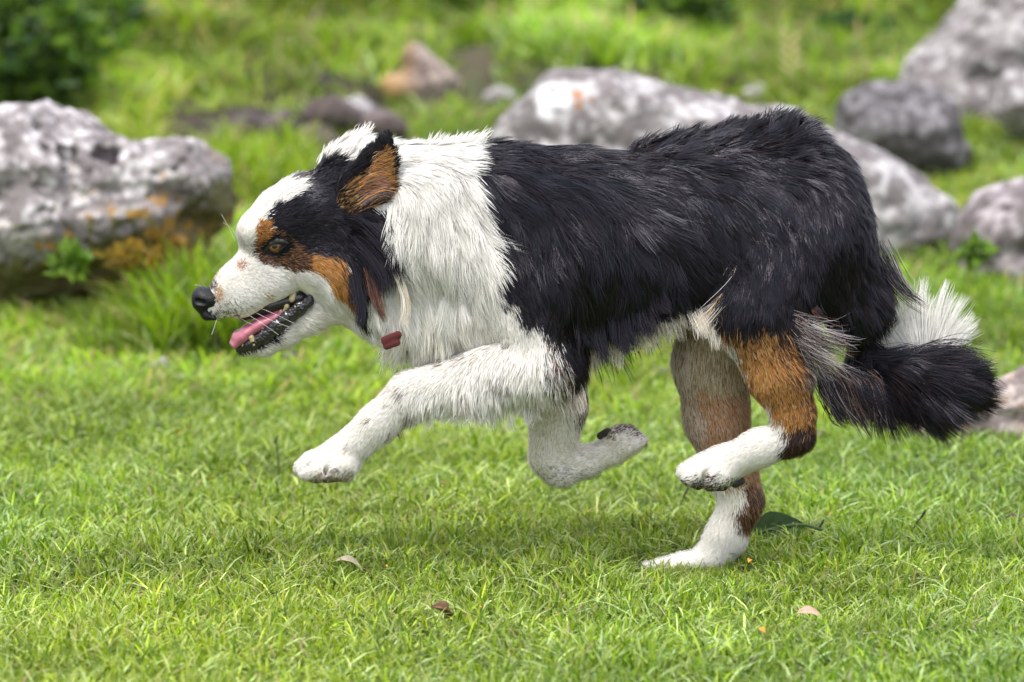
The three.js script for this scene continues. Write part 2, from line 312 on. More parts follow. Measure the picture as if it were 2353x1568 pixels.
  const small = [
    ['dark stone half sunk in the bank above the left boulder, nearest to it', -4.0, 565, 290, 30], ['grey stone among dark ones above the ears of the dog', -4.1, 640, 295, 32], ['brown stone among dark ones, left of the pointed stone', -4.2, 760, 262, 44],
    ['pale grey flat stone just below the pointed stone', -4.2, 815, 258, 34], ['dark low stone right behind the head of the dog', -3.9, 720, 318, 40], ['dark brown stone between the head of the dog and the pointed stone', -3.9, 880, 290, 36],
    ['small whitish stone in the grass left of the long boulder', -3.6, 1140, 222, 22], ['small pinkish stone above the long boulder', -4.1, 1740, 218, 26]];
  for (const [label, , u, v, r] of small) rock('stone', label, onGround(u, v + r).z, [[u - r * 0.8, v + 4, 0, u + r * 0.2, v - 3, 0, r * 0.7, r * 0.9], [u, v, -r * 0.5, u + r, v + 6, 0, r * 0.8, r * 0.6], [u + r * 0.5, v + r * 0.3, r * 0.4, u + r * 1.1, v + r * 0.5, 0, r * 0.5, r * 0.4]], { amp: 9, freq: 9, h: 0.01, color: u < 900 && u !== 815 ? dark : undefined });
  const near = [['pale stone in the turf left of the muzzle', -0.85, 385, 662, 16], ['brown grey stone in the turf under the tongue', -0.62, 490, 778, 20], ['dark grey stone in the turf under the chin', -0.6, 665, 828, 26], ['small white stone in the turf left of the foreleg', -0.42, 405, 872, 16], ['flat pinkish stone in the turf left of the foreleg', -0.5, 370, 846, 22], ['white speckled stone in the turf beyond the hind legs', -0.62, 1520, 860, 22], ['small white stone in the turf under the tail', -0.35, 1885, 1002, 14]];
  for (const [label, , u, v, r] of near) rock('pebble', label, onGround(u, v + 30).z, [[u - r * 0.9, v + r * 0.3, 0, u + r * 0.2, v - r * 0.15, 0, r * 0.55, r * 0.75], [u, v, r * 0.4, u + r, v + r * 0.35, 0, r * 0.7, r * 0.45]], { k: 6, amp: 7, freq: 22, h: 0.0026, color: /dark|brown/.test(label) ? (q) => [q[0] * 0.4, q[1] * 0.33, q[2] * 0.33] : undefined });
}

// ---------------------------------------------------------------- plants and litter
function leafMesh(len, wid, bend, cup, cols) {                              // a blade of leaf along +x, with a midrib fold
  const pos = [], col = [], idx = [], n = 10, m = 4;
  for (let i = 0; i <= n; i++) for (let j = -m; j <= m; j++) {
    const t = i / n, w = wid * Math.sin(Math.PI * Math.pow(t, 0.75)) * 0.5 + 0.0004, s = j / m, c = mix3(cols[0], cols[1], clamp(0.5 + 2 * noise(i * 0.7, j * 0.6, len * 90), 0, 1));
    pos.push(len * t * (1 - 0.25 * bend * t), bend * len * (t - 1.2 * t * t) + cup * w * Math.abs(s) + 0.06 * wid * noise(i, j, 3), s * w); col.push(...c);
  }
  for (let i = 0; i < n; i++) for (let j = 0; j < 2 * m; j++) { const a = i * (2 * m + 1) + j, b = a + 2 * m + 1; idx.push(a, a + 1, b, a + 1, b + 1, b); }
  const g = new THREE.BufferGeometry(); g.setAttribute('position', new THREE.Float32BufferAttribute(pos, 3)); g.setAttribute('color', new THREE.Float32BufferAttribute(col, 3)); g.setIndex(idx); g.computeVertexNormals(); return g;
}
const leafMat = new THREE.MeshPhysicalMaterial({ vertexColors: true, roughness: 0.6, specularIntensity: 0.6, side: THREE.DoubleSide });
const stalk = (pts, r) => new THREE.TubeGeometry(new THREE.CatmullRomCurve3(pts), 16, r, 6);
{ // dark leaf behind the standing hind leg
  const b = onGround(1790, 1268), g = group('broad_leaf', b); tag(g, 'dark green broad leaf on a thick stalk behind the standing hind paw', 'leaf');
  const lf = mesh('leaf_blade', leafMesh(0.10, 0.06, 0.3, 0.25, [[0.022, 0.05, 0.01], [0.04, 0.08, 0.015]]), leafMat, g); lf.position.set(-0.045, 0.02, -0.01); lf.rotation.set(0.9, 0.15, 0.18);
  mesh('stalk', stalk([V(-0.03, 0.03, 0), V(0.01, 0.042, 0.01), V(0.04, 0.044, 0.012), V(0.068, 0.036, 0.012)], 0.0028), std({ color: lin(0.06, 0.11, 0.02), roughness: 0.6 }), g);
}
{ // a curled dry leaf and small litter
  const b = onGround(1008, 1462), g = group('dry_leaf', b); tag(g, 'curled brown dry leaf lying in the grass below the dog', 'dry leaf');
  const cols = [[0.12, 0.06, 0.03], [0.26, 0.15, 0.08]], one = mesh('leaf_blade', leafMesh(0.06, 0.028, 0.5, 0.9, cols), leafMat, g); one.position.set(-0.012, 0.045, 0.01); one.rotation.set(0.4, 0.3, -0.9);
  mesh('stalk', stalk([V(-0.012, 0.045, 0.01), V(-0.016, 0.056, 0.012), V(-0.012, 0.066, 0.012)], 0.0014), std({ color: lin(0.42, 0.3, 0.2), roughness: 0.8 }), g);
  const spots = [[2310, 1242, 'dark brown crumpled leaf in the grass near the right edge', [[0.05, 0.025, 0.015], [0.1, 0.05, 0.03]], 0.03], [1830, 1462, 'pale pinkish dry blade on the grass at the lower right', [[0.5, 0.33, 0.25], [0.4, 0.25, 0.18]], 0.045], [770, 1340, 'pale straw coloured dry blade left of the dry leaf', [[0.5, 0.42, 0.3], [0.42, 0.35, 0.22]], 0.05], [1010, 1165, 'reddish brown leaf scrap under the belly', [[0.16, 0.07, 0.04], [0.24, 0.12, 0.06]], 0.022]];
  for (const [u, v, label, cc, len] of spots) { const p = onGround(u, v), m = mesh('leaf_scrap', leafMesh(len, len * 0.32, 0.5, 0.6, cc), leafMat, scene); m.position.copy(p).add(V(0, 0.034, 0)); m.rotation.set(rr(-0.3, 0.6), rr(-0.6, 0.6), rr(-0.2, 0.5)); tag(m, label, 'dry leaf'); }
  const petal = leafMesh(0.013, 0.007, 0.4, 0.5, [[0.62, 0.30, 0.02], [0.5, 0.2, 0.02]]);
  for (const [u, v, where] of [[408, 1046, 'at the far left, left one of a close pair'], [425, 1034, 'at the far left, right one of a close pair'], [478, 1152, 'left of the raised forepaw, lower than it'], [1725, 1340, 'just below the standing hind paw'], [1840, 1320, 'below the broad leaf'], [1110, 1452, 'right of the curled dry leaf'], [880, 1356, 'above and left of the curled dry leaf'], [190, 1385, 'in the bottom left corner'], [1905, 1232, 'right of the broad leaf'], [1745, 1500, 'at the bottom edge below the hind legs'], [1210, 1180, 'under the folded far forepaw']]) {
    const p = onGround(u, v), m = mesh('petal', petal, leafMat, scene); m.position.copy(p).add(V(0, 0.036, 0)); m.rotation.set(rr(-0.6, 0.9), rr(0, 6), rr(-0.4, 0.4)); tag(m, 'tiny orange petal on the turf ' + where, 'petal', 'orange petals scattered on the turf');
  }
}
{ // bare seed stalks
  const dk = std({ color: lin(0.05, 0.05, 0.028), roughness: 0.8 }), hay = std({ color: lin(0.42, 0.36, 0.16), roughness: 0.9 });
  const list = [[636, 1150, 640, 1072, 634, 1010, 'thin dark stalk standing in the grass before the raised forepaw', dk], [1545, 1205, 1560, 1170, 1578, 1128, 'thin dark stalk left of the standing hind leg, nearer to the belly', dk], [1575, 1200, 1592, 1180, 1612, 1160, 'short dark stalk leaning against the standing hind leg', dk], [1840, 1262, 1865, 1230, 1888, 1205, 'short dark stalk right of the broad leaf', dk], [2085, 1262, 2100, 1215, 2122, 1182, 'thin bent stalk in the grass below the tail', dk], [70, 690, 55, 650, 38, 615, 'dry stalk leaning against the boulder at the left edge', hay]];
  for (const [u, v, u1, v1, u2, v2, label, mat] of list) {
    const p = onGround(u, v), q = at(u1, v1, p.z + 0.004), e = at(u2, v2, p.z + 0.008), g = group('grass_stalk', p); tag(g, label, 'stalk');
    mesh('stem', stalk([V(0, -0.01, 0), q.sub(p), e.clone().sub(p)], 0.0011), mat, g);
    const h = new THREE.SphereGeometry(0.003, 8, 6); h.scale(0.7, 3, 0.7); const m = mesh('seed_head', h, mat, g); m.position.copy(e.sub(p)); m.rotation.z = -0.5;
  }
  const p = onGround(1822, 235), g = group('seeding_grass', p); tag(g, 'tall straw coloured seeding grass on the bank above the rump', 'grass');
  const top = at(1815, 45, p.z).sub(p); mesh('stem', stalk([V(0, 0, 0), top.clone().multiplyScalar(0.5).add(V(0.01, 0, 0)), top], 0.0013), hay, g);
  for (let i = 0; i < 9; i++) { const h = new THREE.SphereGeometry(0.009, 8, 6); h.scale(0.5, 1.8, 0.5); const m = mesh('spikelet', h, hay, g); m.position.copy(top).multiplyScalar(0.4 + i * 0.055).add(V(i % 2 ? 0.012 : -0.012, 0, 0)); m.rotation.z = i % 2 ? -0.8 : 0.8; }
}
// leafy shrubs: stems and a crown of leaf-sized faces
function shrub(name, label, u, v, z, ru, rv, leaves, cols, leaf = 0.03) {
  
  const f = zoomAt(z) * S, mid = at(u, v, z), base = V(mid.x, groundY(mid.x, z), z), g = group(name, base), s = new Strands(), c0 = mid.clone().sub(base); tag(g, label, 'shrub');
  for (let i = 0; i < leaves; i++) {
    const d = V(gauss(), gauss(), gauss()).normalize(), r = Math.pow(rnd(), 0.4) * (0.75 + 0.5 * noise(d.x * 2.3 + u, d.y * 2.3, d.z * 2.3)), p = V(c0.x + d.x * r * ru * f, c0.y + d.y * r * rv * f, c0.z + d.z * r * ru * f * 0.8);
    if (p.y < 0.01) p.y = rr(0.01, 0.1);
    const dir = V(gauss(), gauss() + 0.3, gauss()).normalize(), side = V(gauss(), gauss(), gauss()).cross(dir).normalize(), L = leaf * rr(0.6, 1.3), c = cols[Math.floor(rnd() * cols.length)];
    s.add([p, p.clone().addScaledVector(dir, L * 0.5), p.clone().addScaledVector(dir, L)], side, null, L * 0.55, c, c);
  }
  const fo = mesh('foliage', s.geo(), grassSoft, g); fo.userData.kind = 'stuff';
  for (let i = 0; i < 5 && name === 'shrub'; i++) { const e = V(c0.x + gauss() * ru * f * 0.5, c0.y + rv * f * 0.3, c0.z + gauss() * ru * f * 0.4); mesh('stem', stalk([V(gauss() * 0.03, -0.02, 0), e.clone().multiplyScalar(0.5).add(V(gauss() * 0.02, 0, 0)), e], 0.004), std({ color: lin(0.08, 0.06, 0.03), roughness: 0.9 }), g); }
}
const deep = [[0.03, 0.075, 0.012], [0.05, 0.11, 0.015], [0.075, 0.14, 0.02], [0.04, 0.09, 0.03]], fresh = [[0.14, 0.25, 0.015], [0.10, 0.2, 0.012], [0.18, 0.28, 0.03]];
shrub('shrub', 'dark green leafy shrub filling the top left corner', 50, 110, -4.0, 190, 170, 2600, deep.slice(1).concat(fresh, fresh), 0.06);
shrub('shrub', 'deep green shrub behind the boulder at the left edge', 230, 170, -4.6, 130, 110, 1600, deep.concat(fresh, fresh), 0.055);
shrub('shrub', 'low bright green bush on the bank in the top middle', 1080, 60, -5.2, 110, 60, 1500, fresh, 0.05);
shrub('shrub', 'low bright green bush on the bank above the long boulder', 1560, 100, -5.0, 130, 60, 1700, fresh.concat(deep), 0.05);
shrub('shrub', 'green bush left of the tall slab boulder', 1960, 110, -4.9, 110, 70, 1700, fresh.concat(deep), 0.05);
shrub('weed', 'small light green weed before the dark foot of the left boulder', 160, 600, -1.98, 40, 40, 120, fresh, 0.035);
shrub('weed', 'bright green weed at the right end of the long boulder', 2240, 580, -2.3, 34, 30, 110, fresh, 0.035);
shrub('weed', 'yellowish moss plant growing at the front of the left boulder', 300, 590, -2.02, 100, 40, 520, [[0.26, 0.17, 0.01], [0.14, 0.12, 0.01], [0.34, 0.2, 0.01]], 0.014);
{
  const tall = [0, 1, 2].map(() => tuft(26, 0.03, 0.06, 0.15, 0.003, 0.007, 0.55, 0.03)), ts = [];
  for (let i = 0; i < 170; i++) { const u = rr(200, 580), p = at(u, 640, rr(-2.12, -1.84)); ts.push([p.x, p.z, rr(0.5, 0.95) * (1 + 1.0 * smooth(u, 260, 440)), tone(p.x, p.z, 0.95)]); }
  for (let i = 0; i < 60; i++) { const p = at(rr(2050, 2400), 640, rr(-2.3, -1.9)); ts.push([p.x, p.z, rr(0.4, 0.75), tone(p.x, p.z, 0.9)]); }
  for (let i = 0; i < 40; i++) { const p = onGround(rr(520, 700), rr(380, 470)); ts.push([p.x, p.z, rr(0.7, 1.2), tone(p.x, p.z, 1.05)]); }
  scatter('tall_grass', 'taller grass growing round the feet of the boulders', tall, [grassSoft], ts);
}
// ---------------------------------------------------------------- the dog
const J = (u, v, w = 0) => at(u, v, w * S);
const chain = (list, zs = 1) => list.slice(1).map((q, i) => { const p = list[i]; return cap(J(p[0], p[1], p[2]), J(q[0], q[1], q[2]), p[3] * S, q[3] * S, zs); });
const both = (list, zs) => [...chain(list, zs), ...chain(list.map(([u, v, w, r]) => [u, v + 2 * w * SP, -w, r]), zs)];   // the same piece on either side of the body
const limbs = {
  torso: { k: 34, ku: 1, caps: [...chain([[1130, 560, 0, 170], [1330, 558, 0, 200], [1600, 512, 0, 170], [1825, 470, 0, 160]], 0.72), ...chain([[1140, 440, 0, 100], [1310, 440, 0, 92]], 0.6), ...chain([[1560, 470, 0, 140], [1790, 410, 0, 118]], 0.6),
    ...chain([[870, 520, 0, 150], [1010, 510, 0, 165], [1150, 530, 0, 180]], 0.72), ...chain([[900, 650, 0, 110], [1060, 680, 0, 135], [1200, 700, 0, 110]], 0.7), ...chain([[790, 655, 0, 82], [900, 690, 0, 95]], 0.75), ...chain([[815, 400, 0, 78], [900, 430, 0, 95]], 0.7)] },
  head: { k: 24, ku: 34, caps: [...chain([[705, 508, 0, 102], [800, 505, 0, 116]], 0.78), ...chain([[640, 505, 0, 62], [700, 496, 0, 82]], 0.88), ...both([[592, 532, 20, 43], [640, 528, 30, 47]], 0.9), ...chain([[502, 696, 0, 37], [550, 666, 0, 54], [622, 612, 0, 76]], 0.74), ...both([[720, 596, 30, 76], [780, 610, 34, 86]], 0.75), ...both([[560, 688, 14, 36], [630, 650, 20, 42]], 0.85)] },
  jaw: { k: 16, ku: 7, caps: chain([[556, 806, 0, 11], [606, 793, 0, 22], [652, 768, 0, 27], [706, 730, 0, 32], [765, 690, 0, 52]], 1.05) },
  ear: { k: 6, ku: 10, caps: chain([[834, 438, 92, 62], [866, 374, 100, 42], [884, 326, 104, 20], [893, 302, 104, 8]], 0.2), cut: chain([[838, 432, 112, 48], [866, 374, 118, 30], [882, 340, 113, 6]], 0.34) },
  farEar: { k: 6, ku: 10, caps: chain([[830, 440, -88, 50], [880, 392, -96, 38], [905, 372, -98, 15]], 0.2) },
  nearFore: { k: 18, ku: 30, caps: [...chain([[1170, 600, 60, 110], [1255, 780, 70, 88]], 0.7), ...chain([[1262, 835, 82, 82], [1110, 868, 82, 62], [945, 904, 80, 47], [868, 974, 80, 41], [778, 1054, 80, 40], [722, 1072, 80, 30]], 0.82),
    ...chain([[735, 1078, 100, 26], [708, 1086, 102, 17]]), ...chain([[770, 1078, 112, 24], [752, 1088, 114, 17]]), ...chain([[720, 1068, 72, 26], [694, 1076, 70, 17]]), ...chain([[800, 1072, 100, 24], [796, 1088, 100, 16]])], cut: [...chain([[744, 1108, 112, 9], [752, 1080, 126, 7], [768, 1054, 130, 3]]), ...chain([[714, 1104, 88, 6], [706, 1080, 100, 5], [716, 1056, 118, 3]])] },
  farFore: { k: 18, ku: 24, caps: [...chain([[1255, 780, -70, 88], [1278, 930, -78, 66], [1270, 1050, -80, 50], [1288, 1078, -80, 40], [1345, 1062, -80, 34], [1410, 1034, -80, 31], [1452, 1014, -80, 25]], 0.85), ...chain([[1440, 1026, -62, 22], [1472, 1014, -60, 14]]), ...chain([[1420, 1000, -70, 22], [1440, 992, -70, 16]])] },
  nearHind: { k: 24, ku: 36, caps: [...chain([[1850, 540, 66, 138], [1745, 700, 82, 105]], 0.62), ...chain([[1880, 560, 60, 132], [1955, 680, 58, 82]], 0.6), ...chain([[1738, 715, 84, 100], [1790, 860, 86, 66], [1822, 950, 84, 44], [1832, 1000, 82, 34]], 0.7),
    ...chain([[1830, 1004, 82, 34], [1745, 1030, 82, 38], [1655, 1072, 82, 39], [1612, 1084, 82, 32]], 0.85), ...chain([[1620, 1088, 100, 24], [1590, 1098, 102, 19]]), ...chain([[1612, 1078, 72, 24], [1574, 1084, 70, 17]]), ...chain([[1660, 1094, 104, 22], [1640, 1106, 106, 17]])], cut: chain([[1614, 1118, 112, 8], [1622, 1090, 124, 6], [1640, 1066, 126, 3]]) },
  farHind: { k: 22, ku: 30, caps: [...chain([[1700, 640, -60, 130], [1640, 830, -70, 88], [1646, 960, -74, 70], [1684, 1090, -74, 52], [1704, 1148, -74, 44], [1668, 1235, -74, 43], [1640, 1278, -74, 40]], 0.72), ...chain([[1645, 1285, -74, 32], [1570, 1298, -74, 23], [1525, 1302, -74, 17]], 1), ...chain([[1540, 1302, -56, 16], [1482, 1304, -56, 11]]), ...chain([[1560, 1304, -50, 18], [1530, 1310, -48, 13]])], cut: [...chain([[1498, 1318, -44, 5], [1530, 1296, -40, 5], [1560, 1286, -44, 3]]), ...chain([[1535, 1322, -36, 5], [1565, 1304, -32, 5], [1590, 1292, -38, 3]])] },
  tail: { k: 16, ku: 22, caps: chain([[1950, 520, 0, 40], [1995, 640, -30, 34], [1992, 740, -45, 30], [2000, 810, -38, 36], [2045, 862, -18, 46], [2120, 884, 0, 46], [2185, 876, 4, 32], [2222, 870, 4, 14]], 1) },
};
const names = Object.keys(limbs);
for (const n of names) Object.assign(limbs[n], { use: limbs[n].caps, on: true });
const sockets = [cap(J(634, 566, 78), J(634, 566, 78), 1e-6, 1e-6)];
function limbD(L, x, y, z) {
  let d = 9; for (const c of L.use) d = smin(d, capD(c, x, y, z), L.k * S);
  if (L.cut) { let q = 9; for (const c of L.cut) q = smin(q, capD(c, x, y, z), 6 * S); d = smax(d, -q, 5 * S); }
  return d;
}
const dogF = {
  all() { for (const n of names) { limbs[n].use = limbs[n].caps; limbs[n].on = true; } },
  near(x, y, z, rad) {
    for (const n of names) { const L = limbs[n]; L.use = L.caps.filter((c) => capD(c, x, y, z) < rad * 1.2 + 40 * S + L.k * S); L.on = L.use.length > 0; }
  },
  at(x, y, z) { let d = 9; for (const n of names) { const L = limbs[n]; if (L.on) d = smin(d, limbD(L, x, y, z), L.ku * S); } return d; },
};
const dogRoot = group('dog', V(0, 0, 0));
tag(dogRoot, 'black, white and tan long-haired dog running over the grass with its mouth open', 'dog');
const hull = surface(dogF, V(-0.52, -0.03, -0.26), V(0.76, 0.72, 0.26), 0.0032, 1.9);
const bodyGeo = hull.geo;
// side drawing of the coat: (u, v) along the flank, w across
const flank = (x, y, z, own) => [1176.5 + x / S, 784 + (MID_Y - y) / S * CP + SP * (own ? z : Math.abs(z)) / S, z / S];
const inside = (poly, x, y) => { let r = false; for (let i = 0, j = poly.length - 1; i < poly.length; j = i++) { const [a, b] = poly[i], [c, d] = poly[j]; if ((b > y) !== (d > y) && x < (c - a) * (y - b) / (d - b) + a) r = !r; } return r; };
const C = (list) => list.map(([x, y]) => [402.1 + 0.3664 * x, 275.7 + 0.3664 * y]);
const WHITE = [0.84, 0.815, 0.77], CREAM = [0.62, 0.55, 0.43], BLACK = [0.0062, 0.0058, 0.0078], UMBER = [0.02, 0.0115, 0.011], BROWN = [0.10, 0.042, 0.018], TAN = [0.52, 0.24, 0.062], SAND = [0.57, 0.36, 0.16], GREY = [0.33, 0.29, 0.29];
const P_SADDLE = [[1100, 200], [1088, 340], [1082, 400], [1104, 470], [1122, 560], [1132, 640], [1178, 725], [1262, 768], [1312, 860], [1440, 850], [1500, 768], [1590, 738], [1655, 690], [1720, 740], [1800, 735], [1870, 742], [1985, 790], [2060, 730], [2200, 690], [2200, 200]];
const P_FACE = C([[590, 615], [640, 560], [760, 500], [840, 420], [800, 330], [850, 285], [1000, 250], [1100, 300], [1100, 560], [1350, 560], [1390, 700], [1365, 850], [1300, 900], [1200, 950], [1210, 1150], [1180, 1290], [1130, 1250], [1090, 1150], [1080, 950], [1040, 860], [860, 850], [720, 800], [640, 700]]);
const P_BROW = C([[515, 700], [560, 635], [625, 650], [628, 700], [590, 760], [515, 800]]), P_EYE = C([[495, 790], [560, 740], [640, 690], [720, 740], [840, 840], [880, 945], [700, 930], [560, 900], [495, 860]]);
const P_TOP = C([[690, 385], [750, 320], [850, 265], [890, 350], [800, 380], [740, 395]]);
const P_CHEEK = C([[830, 850], [1030, 855], [1085, 950], [1095, 1170], [1040, 1130], [960, 1010], [870, 950]]);
function coat(limb, x, y, z) {
  const own = !['torso', 'head', 'jaw', 'ear'].includes(limb), [u0, v0, w] = flank(x, y, z, own);
  const j = own ? 40 : 15, gj = own ? 11 : 4.5, u = u0 + j * fbm(x * 30, y * 30, z * 30, 3) + gauss() * gj, v = v0 + j * fbm(x * 30, y * 30 + 7, z * 30, 3) + gauss() * gj, r = rnd(), k = rr(0.88, 1.12);
  let c = WHITE;
  const spot = (cx, cy, a, b) => ((u - 402.1) / 0.3664 - cx) ** 2 / (a * a) + ((v - 275.7) / 0.3664 - cy) ** 2 / (b * b) < 1;
  if (limb === 'head' || limb === 'jaw' || (limb === 'torso' && u < 935)) {
    if (inside(P_FACE, u, v) && (Math.abs(w) > 24 * (1 - smooth(u, 620, 690)) + 8 * noise(x * 60, y * 60, z * 60))) c = r < 0.15 ? UMBER : BLACK;
    if (inside(P_EYE, u, v) && w > -200) c = r < 0.35 ? BLACK : r < 0.7 ? BROWN : [0.28, 0.15, 0.07];
    if (((u - 633) / 38) ** 2 + ((v - 566) / 25) ** 2 < 1) c = BLACK;
    if (inside(P_TOP, u, v)) c = r < 0.45 ? UMBER : r < 0.75 ? GREY : BLACK;
    if (inside(P_BROW, u, v)) c = r < 0.75 ? TAN : BROWN;
    if (inside(P_CHEEK, u, v)) c = r < 0.75 ? TAN : r < 0.9 ? SAND : BROWN;
    if (spot(430, 920, 40, 32)) c = r < 0.6 ? [0.42, 0.2, 0.11] : WHITE;
    if (spot(277, 1090, 22, 42)) c = r < 0.7 ? SAND : WHITE;
    if (spot(592, 1122, 34, 28)) c = r < 0.6 ? SAND : WHITE;
    if (spot(250, 990, 42, 26)) c = r < 0.5 ? [0.62, 0.46, 0.4] : WHITE;
    if (spot(215, 1035, 55, 32)) c = r < 0.75 ? [0.16, 0.12, 0.13] : c;
    if (spot(300, 1235, 120, 42)) c = r < 0.5 ? [0.06, 0.05, 0.055] : c;
    if (spot(330, 1180, 170, 70) && r < 0.1) c = [0.1, 0.09, 0.09];
    if (c === WHITE && v > 700 && r < 0.3) c = [0.7, 0.66, 0.56];
    if (limb === 'jaw' && u < 650) { const t = (650 - u) / 100; if (v < 806 + 14 * t - 26 * (1 - t) && r < 0.85) c = BLACK; }
  } else if (limb === 'ear' || limb === 'farEar') {
    c = r < 0.5 ? TAN : r < 0.75 ? SAND : BROWN;
    const edge = (u - 754) * (292 - 430) - (v - 430) * (893 - 754), front = edge / Math.hypot(138, 139);
    if (v < 352 || front > -38 || u > 900) c = r < 0.85 ? BLACK : UMBER;
    else if (Math.hypot(u - 858, (v - 424) * 0.9) < 22) c = [0.46, 0.24, 0.18];
    else if (v > 440 && r < 0.5) c = UMBER;
    if (limb === 'farEar' || w < 82) c = BLACK;
  } else if (limb === 'torso') {
    if (inside(P_SADDLE, u, v)) { c = r < 0.12 ? UMBER : BLACK; if (u < 1480 && v < 380 && u > 1260 && r < 0.35) c = UMBER; }
    else if (u > 1290) c = r < 0.6 ? CREAM : WHITE;
    else if (v > 690) c = r < 0.45 ? [0.7, 0.66, 0.56] : WHITE;
    if (c === WHITE && u > 1040 && noise(x * 55, y * 55, z * 55) > 0.46) c = r < 0.5 ? GREY : c;
  } else if (limb === 'nearFore') {
    if (inside(P_SADDLE, u, v)) c = r < 0.15 ? UMBER : BLACK;
    else if (u > 1245 && v < 905 - (u - 1245) * 0.2 && v > 740) c = r < 0.3 + (u - 1245) / 140 ? (r < 0.25 ? UMBER : BROWN) : WHITE;
    else { if (noise(x * 45, y * 45, z * 45) > 0.42) c = r < 0.55 ? [0.3, 0.25, 0.22] : c; if (r > 0.94) c = CREAM; }
    if (v > 1084 + (u - 720) * 0.05 && u < 820) c = r < 0.6 ? [0.3, 0.2, 0.15] : c;
  } else if (limb === 'farFore') {
    c = r < 0.3 ? CREAM : WHITE; if (u > 1330 && v < 985 && r < 0.6) c = BROWN; if (u > 1400 && v < 1000) c = r < 0.7 ? BROWN : c; if (v > 1080 && r < 0.3) c = GREY;
  } else if (limb === 'nearHind') {
    if (inside(P_SADDLE, u, v) || (v < 740 && u > 1640)) { c = r < 0.15 ? UMBER : BLACK; }
    else if (u > 1640 && v < 1060) {
      const mid = 1700 + (v - 750) * 0.5, dark = clamp((u - mid - 10) / 60, 0, 1);
      c = r < 0.62 ? TAN : r < 0.82 ? SAND : BROWN;
      if (rnd() < dark * 0.4) c = r < 0.3 ? UMBER : BROWN;
      if (u > 1815 && v < 880) c = r < 0.4 ? GREY : r < 0.75 ? BROWN : r < 0.9 ? UMBER : WHITE;
      if (v > 770 && u < 1676 + (v - 770) * 0.28 && r < 0.75) c = WHITE;
      if (v > 905 + (u - 1722) * 0.92) c = WHITE;
      if (v > 982 && u > 1804) c = r < 0.8 ? UMBER : BROWN;
      if (v < 800 && rnd() < (800 - v) / 75) c = r < 0.5 ? BLACK : UMBER;
    }
    if (v > 1106 && u < 1740) c = r < 0.4 ? [0.05, 0.035, 0.03] : r < 0.7 ? BROWN : c;
  } else if (limb === 'farHind') {
    c = r < 0.45 ? [0.5, 0.27, 0.12] : r < 0.8 ? [0.52, 0.4, 0.3] : [0.26, 0.13, 0.06];
    if (v < 900) c = r < 0.5 ? [0.45, 0.33, 0.19] : r < 0.85 ? CREAM : [0.22, 0.14, 0.07];
    if (u < 1585 + (v - 830) * 0.18 && r < 0.7) c = [0.6, 0.5, 0.4];
    if (v > 1120) c = u > 1708 - (v - 1120) * 0.1 && v < 1225 ? (r < 0.5 ? BROWN : r < 0.75 ? UMBER : [0.34, 0.2, 0.12]) : WHITE;
    if (v > 1060 && v < 1170 && u < 1640 + (v - 1060) * 0.5 && r < 0.8) c = WHITE;
  } else if (limb === 'tail') {
    c = r < 0.2 ? UMBER : BLACK;
    if (v > 930 && r < 0.2) c = BROWN;
    if (v < 826 && u > 2080 && u < 2200 && r < 0.25) c = GREY;
  }
  return [c[0] * k, c[1] * k, c[2] * k];
}
const limbAt = (x, y, z) => { let best = 'torso', m = 9; for (const n of names) { const d = limbD(limbs[n], x, y, z); if (d < m) { m = d; best = n; } } return best; };
dogF.all();
// which limb each vertex belongs to, then the skin colour under the hair
const limbOf = new Uint8Array(bodyGeo.attributes.position.count);
{ let i = 0; paint(bodyGeo, (x, y, z) => { const n = limbAt(x, y, z); limbOf[i++] = names.indexOf(n); const c = coat(n, x, y, z); return [c[0] * 0.9, c[1] * 0.88, c[2] * 0.86]; }); }
mesh('body', bodyGeo, std({ vertexColors: true, roughness: 0.75 }), dogRoot);

